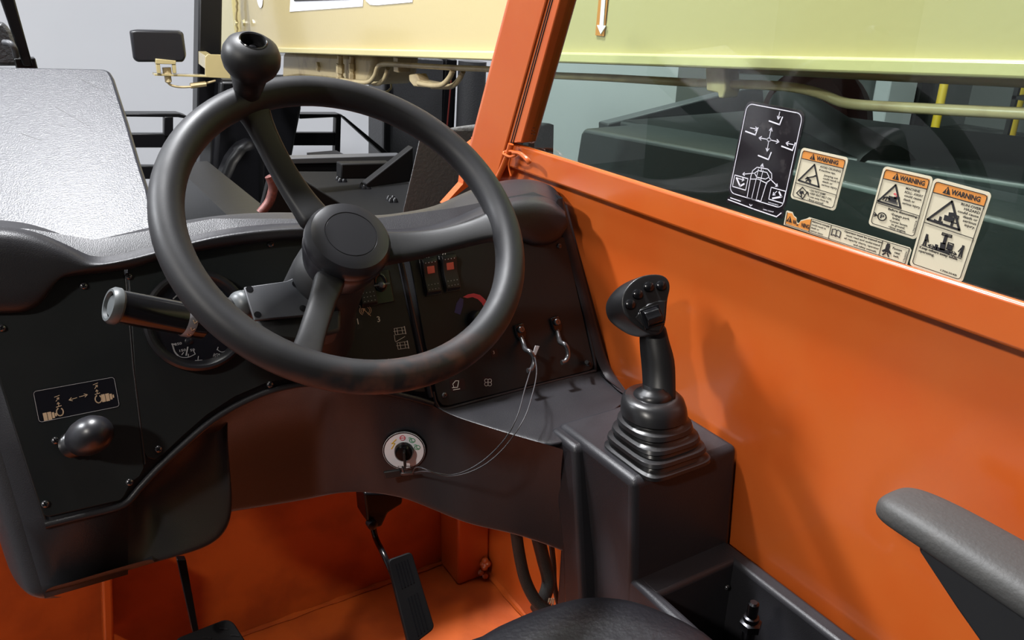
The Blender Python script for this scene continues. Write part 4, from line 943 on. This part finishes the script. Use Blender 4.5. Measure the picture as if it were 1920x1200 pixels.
stroke(b, f, [(.40, .375), (.50, .375)], .0050); stroke(b, f, [(.45, .325), (.50, .32)], .0035); stroke(b, f, [(.54, .32), (.60, .32), (.60, .40), (.54, .40), (.54, .32)], .0009); stroke(b, f, [(.31, .385), (.31, .42)], .0022); stroke(b, f, [(.53, .40), (.53, .43)], .0022); stroke(b, f, [(.22, .43), (.30, .44), (.36, .43)], .0016)
stroke(b, f, [(.12, .735), (.86, .745)], .0006)
for u, s in ((.17, 1), (.83, -1)):
    stroke(b, f, [(u, .61), (u, .613)], .0022); stroke(b, f, [(u, .632), (u, .67)], .0024); stroke(b, f, [(u - .01, .67), (u - .022, .73)], .0013); stroke(b, f, [(u + .01, .67), (u + .022, .73)], .0013); stroke(b, f, [(u + .02 * s, .635), (u + .05 * s, .68)], .0010)
    arrow(b, f, (u + .13 * s, .715), (u + .07 * s, .715), .0007, .0025); arrow(b, f, (u + .13 * s, .715), (u + .19 * s, .715), .0007, .0025)
stroke(b, f, [(.49, .66), (.50, .70)], .0052); stroke(b, f, [(.50, .56), (.50, .64)], .0030); stroke(b, f, [(.41, .72), (.57, .72)], .0030); stroke(b, f, [(.385, .69), (.385, .725)], .0028); stroke(b, f, [(.62, .70), (.62, .735)], .0028); stroke(b, f, [(.42, .535), (.59, .535), (.59, .56), (.42, .56), (.42, .535)], .0007); stroke(b, f, [(.42, .547), (.59, .547)], .0006); stroke(b, f, [(.505, .535), (.505, .56)], .0006)
stroke(b, f, [(.57, .62), (.66, .62), (.66, .69), (.57, .69), (.57, .62)], .0009); stroke(b, f, [(.61, .65), (.61, .68)], .004)
obj('lettering', b, 'ink_black', t, smooth=False); obj('alert_mark', b2, 'sticker_orange', t, smooth=False)

# ================================================================== OUTSIDE: BOOM
XB = 1.15
def zb(y): return -.0506 - .0631 * y
boom = thing('telescopic_boom', 'long pale yellow telescopic boom running along the right side outside the cab', 'boom', (XB, 2, -.4))
b = bmnew(); prism(b, [(XB, 4.75, zb(4.75)), (XB, -1.5, zb(-1.5)), (XB, -1.5, .75), (XB, 4.75, .55)], (.35, 0, 0)); obj('outer_tube', b, 'cream', boom, bevel=.01)
b = bmnew(); prism(b, [(XB - .018, 4.75, zb(4.75) - .012), (XB - .018, -1.5, zb(-1.5) - .012), (XB - .018, -1.5, zb(-1.5) + .012), (XB - .018, 4.75, zb(4.75) + .012)], (.38, 0, 0)); obj('lower_flange', b, 'cream_light', boom, bevel=.005, seg=3)
b = bmnew(); prism(b, [(XB - .02, 5.12, zb(5.1) - .05), (XB - .02, 4.70, zb(4.7) - .02), (XB - .02, 4.70, .7), (XB - .02, 5.12, .7)], (.40, 0, 0)); obj('end_collar', b, 'cream_light', boom, bevel=.008)
b = bmnew(); tube(b, [PX(444, y_, XB - .022) + V((random.uniform(-.004, .004), 0, 0)) for y_ in range(-60, 75, 6)], .006, 8); obj('weld_bead', b, 'cream', boom)
for x in (444, 458):
    b = bmnew(); lathe(b, PX(x, 43, XB - .02), SN, [(.020, 0), (.020, .004), (.015, .005), (.015, .010)], 6); obj('bolt', b, 'cream_light', boom)
# partly visible lettering patches on the boom
XL_ = XB - .002
def bpoly(name, px, material, off=0., th=.002):
    b = bmnew(); prism(b, [PX(x, y, XL_ - off) for x, y in px], V((th, 0, 0))); return obj(name, b, material, boom, smooth=False)
bpoly('letter_patch', [(546, -30), (543, 22), (612, 17), (680, 12), (682, -30)], 'white')
bpoly('letter_patch', [(683, -30), (686, 2), (694, 9), (706, 10), (773, 4), (776, -30)], 'white')
bpoly('letter_fill', [(553, -30), (551, 2), (650, -1), (668, -5), (668, -30)], 'ink_black', .003)
bpoly('letter_fill', [(696, -30), (700, -6), (760, -9), (762, -30)], 'ink_black', .003)
b = bmnew(); lathe(b, PX(487, -7, XL_), SN, [(.052, 0), (.052, .002), (0, .002)], 28); obj('round_patch', b, 'white', boom)
bpoly('arrow_patch', [(1124, -20), (1141, -20), (1132, 68), (1116, 66)], 'sticker_orange', .001)
bpoly('arrow_mark', [(1129, -20), (1136, -20), (1131, 48), (1136, 48), (1126, 64), (1119, 47), (1124, 47)], 'white', .003)
# support lug below the boom front
b = bmnew(); prism(b, [PX(x, y, 1.25) for x, y in [(530, 98), (700, 104), (696, 140), (688, 160), (600, 150), (560, 146), (528, 150)]], (.2, 0, 0)); lug = obj('lower_lug', b, 'cream_dirty', boom, bevel=.02)
b = bmnew(); lathe(b, PX(598, 124, 1.25), SN, [(.02, 0), (.02, .012), (.012, .014)], 6); obj('bolt', b, 'cream_dirty', lug)
# hydraulic pipes
XPp = 1.20
def pipe(pxs, r, name, X=XPp, m_='cream_dirty', n=5):
    b = bmnew(); tube(b, catmull([PX(x, y, X) for x, y in pxs], n), r, 14); return obj(name, b, m_, boom)
pipe([(640, 150), (665, 153), (690, 154), (702, 143), (709, 125), (722, 120), (760, 122), (850, 127), (935, 131), (1015, 140), (1140, 146), (1300, 155), (1440, 160), (1500, 166), (1545, 178), (1590, 194), (1700, 202), (1940, 214)], .0085, 'hydraulic_pipe')
pipe([(700, 157), (712, 156), (722, 145), (727, 128)], .0085, 'hydraulic_pipe', XPp + .03)
pipe([(785, 156), (810, 160), (830, 158), (843, 145), (849, 132)], .0085, 'hydraulic_pipe')
pipe([(810, 162), (845, 162), (860, 150), (868, 134)], .0085, 'hydraulic_pipe', XPp + .03)
pipe([(1380, 128), (1500, 133), (1700, 142), (1940, 152)], .010, 'hydraulic_pipe', XPp + .05)
def fitting(x, y0, y1, r, X=XPp):
    p0, p1 = PX(x, y0, X), PX(x, y1, X); b = bmnew(); ax_ = p1 - p0; L_ = ax_.length
    lathe(b, p0, ax_, [(r * .7, 0), (r * .7, L_ * .3), (r, L_ * .3), (r, L_ * .62), (r * .72, L_ * .62), (r * .72, L_ * .75), (r * .95, L_ * .75), (r * .95, L_)], 6); obj('pipe_fitting', b, 'cream_dirty', boom)
fitting(638, 104, 156, .017, 1.22); fitting(660, 106, 148, .014, 1.24)
b = bmnew(); box(b, PX(744, 136, 1.22) - V((.0, .012, .0)), PX(744, 136, 1.22) + V((.05, .030, .05))); obj('pipe_clamp', b, 'cream_dirty', boom, bevel=.003)
b = bmnew(); prism(b, [PX(x, y, 1.22) for x, y in [(766, 140), (780, 138), (786, 150), (815, 156), (813, 166), (775, 162), (767, 152)]], (.04, 0, 0)); obj('elbow_fitting', b, 'cream_dirty', boom, bevel=.004)
b = bmnew(); prism(b, [PX(x, y, 1.18) for x, y in [(1322, 126), (1358, 128), (1360, 168), (1355, 184), (1347, 184), (1345, 174), (1324, 170)]], (.04, 0, 0)); obj('pipe_clamp', b, 'cream_dirty', boom, bevel=.003)

# mirrors on thin brackets
def mirror(label, dx, dy, s, Yd):
    q = lambda x, y, h=0: PY(472 + (x - 472) * s + dx, 100 + (y - 100) * s + dy, Yd + h)
    t = thing('side_mirror', label, 'mirror', q(300, 118), 'mirrors on the machine')
    b = bmnew(); f0 = [q(243, 58), (q(254, 56)), q(335, 58), q(344, 63), q(350, 108), q(345, 117), q(258, 117), q(250, 110)]
    c = sum(f0, V()) / 8
    loft(b, [[c + (p - c) * .96 for p in f0], [p + V((0, .02, 0)) for p in f0], [c + (p - c) * .97 + V((.02, .09, 0)) for p in f0], [c + (p - c) * .7 + V((.03, .14, 0)) for p in f0]])
    obj('mirror_shell', b, 'hub', t, bevel=.008, seg=3)
    b = bmnew(); prism(b, [q(292, 110, -.012), q(330, 114, -.012), q(330, 121, -.012), q(292, 120, -.012)], (0, .03, 0)); prism(b, [q(292, 118, -.01), q(300, 119, -.01), q(302, 138, -.01), q(295, 138, -.01)], (0, .02, 0)); prism(b, [q(323, 121, -.01), q(330, 121, -.01), q(331, 138, -.01), q(325, 138, -.01)], (0, .02, 0))
    obj('mirror_clamp', b, 'cream', t, bevel=.002)
    b = bmnew(); prism(b, [q(290, 138), q(388, 142), q(388, 145), q(290, 142)], (0, .06, 0)); obj('mirror_arm', b, 'cream', t, bevel=.001)
    b = bmnew(); prism(b, [q(385, 145, .01), q(385, 107, .01), q(390, 102, .01), q(432, 103, .01), q(432, 147, .01)], (0, .01, 0)); prism(b, [q(396, 112, .015), q(412, 112, .015), q(412, 138, .015), q(396, 138, .015)], (.06, .62, 0)); obj('mirror_bracket', b, 'cream', t, bevel=.001)
    b = bmnew(); lathe(b, q(314, 140, .02), (0, 0, -1), [(.018, -.03), (.018, 0), (.014, .0), (.014, .03), (.008, .035)], 8); obj('arm_bolt', b, 'cream_dirty', t)
    b = bmnew(); tube(b, catmull([q(314, 148, .02), q(318, 158, .02), q(335, 163, .02), q(362, 162, .02), q(390, 155, .02), q(404, 151, .02)], 5), .005, 8); tube(b, [q(357, 161, .02), q(386, 157, .02)], .012, 8); obj('mirror_cable', b, 'cream_dirty', t)
    return t
mirror('black rectangular mirror housing on a thin yellow bracket left of the spinner knob', 0, 0, 1, 3.9)
b = bmnew(); prism(b, [PY(x, y, 4.0) for x, y in [(722, 152), (755, 153), (755, 156), (722, 155)]], (0, .05, 0)); tube(b, catmull([PY(x, y, 4.02) for x, y in [(733, 157), (733, 165), (725, 172), (712, 173)]], 4), .006, 8); lathe(b, PY(735, 142, 4.02), (0, 0, 1), [(.03, -.02), (.03, .03), (.02, .05)], 10)
obj('lamp_bracket', b, 'cream', boom, bevel=.001)

# ================================================================== OUTSIDE: FRONT CARRIAGE AND MAST (black)
def slab(name, px, Y, th, material, parent=None, bevel=.01, **k):
    b = bmnew(); prism(b, [PY(x, y, Y) for x, y in px], (0, th, 0)); return obj(name, b, material, parent, bevel=bevel, **k)
car = thing('fork_carriage', 'black steel fork carriage frame with rails in front of the machine', 'carriage', PY(480, 400, 4.4))
slab('upright', [(374, -40), (418, -40), (410, 420), (366, 420)], 4.4, .12, 'black_paint', car)
slab('boom_head', [(412, 150), (568, 150), (566, 205), (548, 298), (520, 420), (400, 420), (402, 300)], 4.3, .3, 'black_paint', car, .02)
slab('hose_guard', [(404, 360), (430, 300), (452, 270), (486, 262), (500, 300), (500, 420), (404, 420)], 4.1, .15, 'black_paint', car, .04)
slab('perforated_strip', [(372, 262), (400, 232), (398, 300), (385, 402), (366, 402)], 4.05, .03, 'bracket', car)
slab('rail', [(236, 213), (336, 213), (352, 218), (352, 223), (334, 220), (236, 219)], 4.5, .1, 'black_paint', car, .004)
slab('rail', [(236, 251), (370, 251), (370, 277), (236, 277)], 4.5, .05, 'black_paint', car, .004)
slab('rail', [(236, 311), (370, 312), (370, 336), (236, 336)], 4.5, .05, 'black_paint', car, .004)
slab('post', [(308, 219), (325, 219), (325, 255), (308, 255)], 4.49, .05, 'black_paint', car, .004)
slab('rail', [(562, 214), (640, 214), (646, 219), (562, 223)], 4.5, .1, 'black_paint', car, .004)
slab('rail', [(548, 249), (632, 249), (632, 273), (548, 273)], 4.5, .05, 'black_paint', car, .004)
slab('post', [(630, 220), (640, 219), (638, 295), (628, 295)], 4.49, .05, 'black_paint', car, .004)
slab('brace', [(636, 214), (646, 218), (728, 286), (724, 294)], 4.48, .05, 'black_paint', car, .004)
tow = thing('lift_mast', 'black steel mast column with round cylinder standing left of the orange pillar', 'mast', PY(800, 300, 5.4))
slab('mast_column', [(722, 105), (832, 112), (824, 548), (718, 545)], 5.4, .3, 'tank', tow)
slab('mast_flange', [(722, 150), (735, 150), (733, 300), (720, 300)], 5.35, .05, 'black_paint', tow)
slab('mast_column', [(836, 110), (858, 112), (852, 245), (828, 245)], 5.4, .2, 'black_paint', tow)
b = bmnew(); tube(b, [PY(886, 115, 5.3), PY(878, 300, 5.3)], .10, 28); obj('cylinder', b, 'tank', tow)
b = bmnew(); tube(b, [PY(846, 150, 5.3), PY(838, 240, 5.3)], .006, 8); obj('rod', b, 'far_red', tow)

# black front chassis deck seen through the wheel
deck = thing('chassis_deck', 'black painted steel front chassis with brackets seen through the steering wheel', 'chassis', PZ(640, 420, -.62))
b = bmnew(); prism(b, [PZ(x, y, -.60) for x, y in [(545, 320), (760, 318), (800, 430), (740, 430), (640, 385)]], (0, 0, -.03)); obj('deck_plate', b, 'deck_black', deck, bevel=.005)
b = bmnew(); box(b, (.5, 1.9, GZ), (.62, 3.2, -.63)); box(b, (1.0, 1.9, GZ), (1.12, 3.2, -.63)); obj('chassis_rail', b, 'black_paint', deck)
slab('front_beam', [(532, 297), (756, 291), (754, 304), (534, 308)], 2.4, .05, 'bracket', deck, .003)
slab('beam_face', [(534, 308), (752, 304), (752, 322), (536, 322)], 2.42, .05, 'black_paint', deck, .003)
slab('bracket', [(640, 307), (735, 305), (735, 335), (640, 336)], 2.05, .04, 'deck_black', deck, .004)
slab('gusset', [(686, 345), (775, 275), (775, 340), (690, 352)], 1.9, .03, 'deck_black', deck, .003)
slab('front_plate', [(505, 330), (545, 322), (650, 388), (760, 430), (480, 430)], 2.0, .02, 'deck_black', deck, .003)
for x, y in ((640, 337), (685, 350), (735, 375)):
    b = bmnew()
    for k in range(4): lathe(b, PZ(x + k * 4 - 6, y + (k % 2) * 4, -.60), (0, 0, 1), [(.010, 0), (.007, .01), (.002, .014)], 8)
    obj('weld', b, 'black_paint', deck)
b = bmnew(); tube(b, catmull([PY(x, y, 1.9) for x, y in [(505, 330), (512, 350), (505, 378), (488, 400)]], 5), .011, 10); obj('strap', b, 'brown', None, label='reddish brown strap hanging in the dark frame behind the upper spoke', cat='strap')
# fuel tank with textured plastic skin
tk = thing('side_tank', 'black textured plastic tank between the steering wheel rim and orange pillar', 'tank', PY(800, 430, 1.75))
b = bmnew(); prism(b, [PY(x, y, 1.75) for x, y in [(783, 255), (796, 244), (870, 236), (960, 236), (960, 430), (745, 430), (752, 390)]], (.15, .03, 0)); obj('tank_body', b, 'tank_skin', tk, bevel=.02, seg=4)

# engine hood beyond the window
hd = thing('engine_hood', 'dark engine hood with angled front beyond the cab window under the boom', 'hood', (1.3, .6, -.8))
b = bmnew(); prism(b, [PX(1088, 250, 1.0), PX(1094, 241, 1.0), PX(1360, 290, 1.0), PX(1500, 322, 1.0), PX(1960, 430, 1.0), PX(1960, 700, 1.0), PX(1100, 420, 1.0), PX(1080, 300, 1.0)], (.16, 0, 0)); obj('hood_side', b, 'hood', hd, bevel=.012, seg=3)
b = bmnew(); prism(b, [PX(1160, 228, 1.17), PX(1164, 226, 1.17), PX(1370, 262, 1.17), PX(1960, 350, 1.17), PX(1960, 600, 1.17), PX(1170, 300, 1.17)], (.5, 0, 0)); obj('hood_top', b, 'hood', hd, bevel=.015, seg=3)
b = bmnew(); tube(b, [PX(1480, 200, 1.6), PX(1560, 260, 1.4), PX(1660, 330, 1.2)], .05, 20); obj('air_duct', b, 'matte_black', hd)
b = bmnew(); lathe(b, PX(1525, 235, 1.9), SN, [(.15, -.05), (.17, 0), (.15, .05), (.09, .06)], 36); obj('intake_drum', b, 'far_red', hd)

# ================================================================== FAR MACHINES AND STANDS
fr = thing('cab_frame', 'leaning black cab frame of another machine at the upper left edge', 'frame', PY(20, 120, 2.6))
slab('frame_post', [(-10, -30), (20, -30), (62, 124), (44, 124)], 2.6, .06, 'black_paint', fr, .004)
slab('vent_panel', [(-60, 40), (8, 42), (22, 60), (44, 124), (-60, 124)], 2.7, .06, 'tank', fr, .01)
p_ = PY(53, 124, 2.62); b = bmnew(); prism(b, [p_ + V((-.03, 0, .02)), p_ + V((.02, 0, .02)), V((p_.x + .12, p_.y, GZ)), V((p_.x + .06, p_.y, GZ))], (0, .05, 0)); obj('frame_leg', b, 'black_paint', fr, bevel=.003)
b = bmnew(); tube(b, catmull([PY(8, 80, 2.6), PY(20, 82, 2.58), PY(27, 92, 2.58), PY(30, 105, 2.6)], 5), .008, 10); obj('handle', b, 'bracket', fr)

def stand(label, x, z0, Yx, h, r=.07):
    t = thing('safety_post', label, 'post', Yx, 'yellow safety posts')
    b = bmnew(); lathe(b, Yx, (0, 0, 1), [(r, 0), (r, h), (r * .6, h + .03)], 16); obj('post', b, 'yellow', t)
    b = bmnew(); box(b, V(Yx) - V((.22, .22, 0)), V(Yx) + V((.22, .22, .04))); obj('base_plate', b, 'yellow', t, bevel=.005); return t
def gpt(x, y): return PZ(x, y, GZ)
slab('grey_wedge', [(1140, 232), (1430, 158), (1440, 260), (1300, 300), (1140, 260)], 4.0, .1, 'bracket', hd)
stand('yellow post on a square base far behind the three cream stickers', 0, 0, gpt(1740, 302), 1.15, .05)
stand('short yellow post beyond the window left of the black sticker', 0, 0, gpt(1348, 292), 1.2, .09)
stand('yellow post against the grey far wall', 0, 0, gpt(1890, 268), 1.9)
b = bmnew(); box(b, (PY(1655, 240, 7.3).x, 7.3, GZ), (PY(1705, 240, 7.3).x, 7.55, 2.6)); obj('white_door_panel', b, 'white_wall', None, bevel=.02, label='tall white door panel on the grey far wall beyond the window', cat='door')
b = bmnew(); box(b, (PY(1712, 240, 7.3).x, 7.3, GZ), (PY(1732, 240, 7.3).x, 7.5, 2.2)); obj('dark_cabinet', b, 'matte_black', None, bevel=.02, label='narrow dark cabinet on the far wall right of the white door panel', cat='cabinet')
sh = thing('storage_rack', 'dark wire storage rack on the far right floor beyond the window', 'rack', (10.6, 5.0, GZ))
for i in range(4): b = bmnew(); box(b, (9.9, 4.6, GZ + .3 + .5 * i), (11.6, 5.3, GZ + .34 + .5 * i)); obj('shelf', b, 'matte_black', sh)
for x in (9.9, 11.55):
    for y in (4.6, 5.25): b = bmnew(); box(b, (x, y, GZ), (x + .05, y + .05, GZ + 2.1)); obj('leg', b, 'matte_black', sh)
# ceiling lamps (housings of the lit fixtures)
for i, (x, y) in enumerate(((-4.5, 3.0), (-4.5, 6.0), (-4.5, 0.2), (4.5, 4.0))):
    t = thing('ceiling_lamp', ['bright strip lamp over the left aisle centre', 'bright strip lamp near the back white wall', 'bright strip lamp beside the left wall, nearest the camera', 'bright strip lamp above the right hand machines'][i], 'lamp', (x, y, 4.8), 'strip lamps under the warehouse ceiling')
    b = bmnew(); box(b, (x - .7, y - .12, 4.86), (x + .7, y + .12, 4.99)); obj('housing', b, 'grey_wall', t, bevel=.01)
    b = bmnew(); box(b, (x - .66, y - .09, 4.83), (x + .66, y + .09, 4.87)); obj('diffuser', b, 'lamp_on', t)
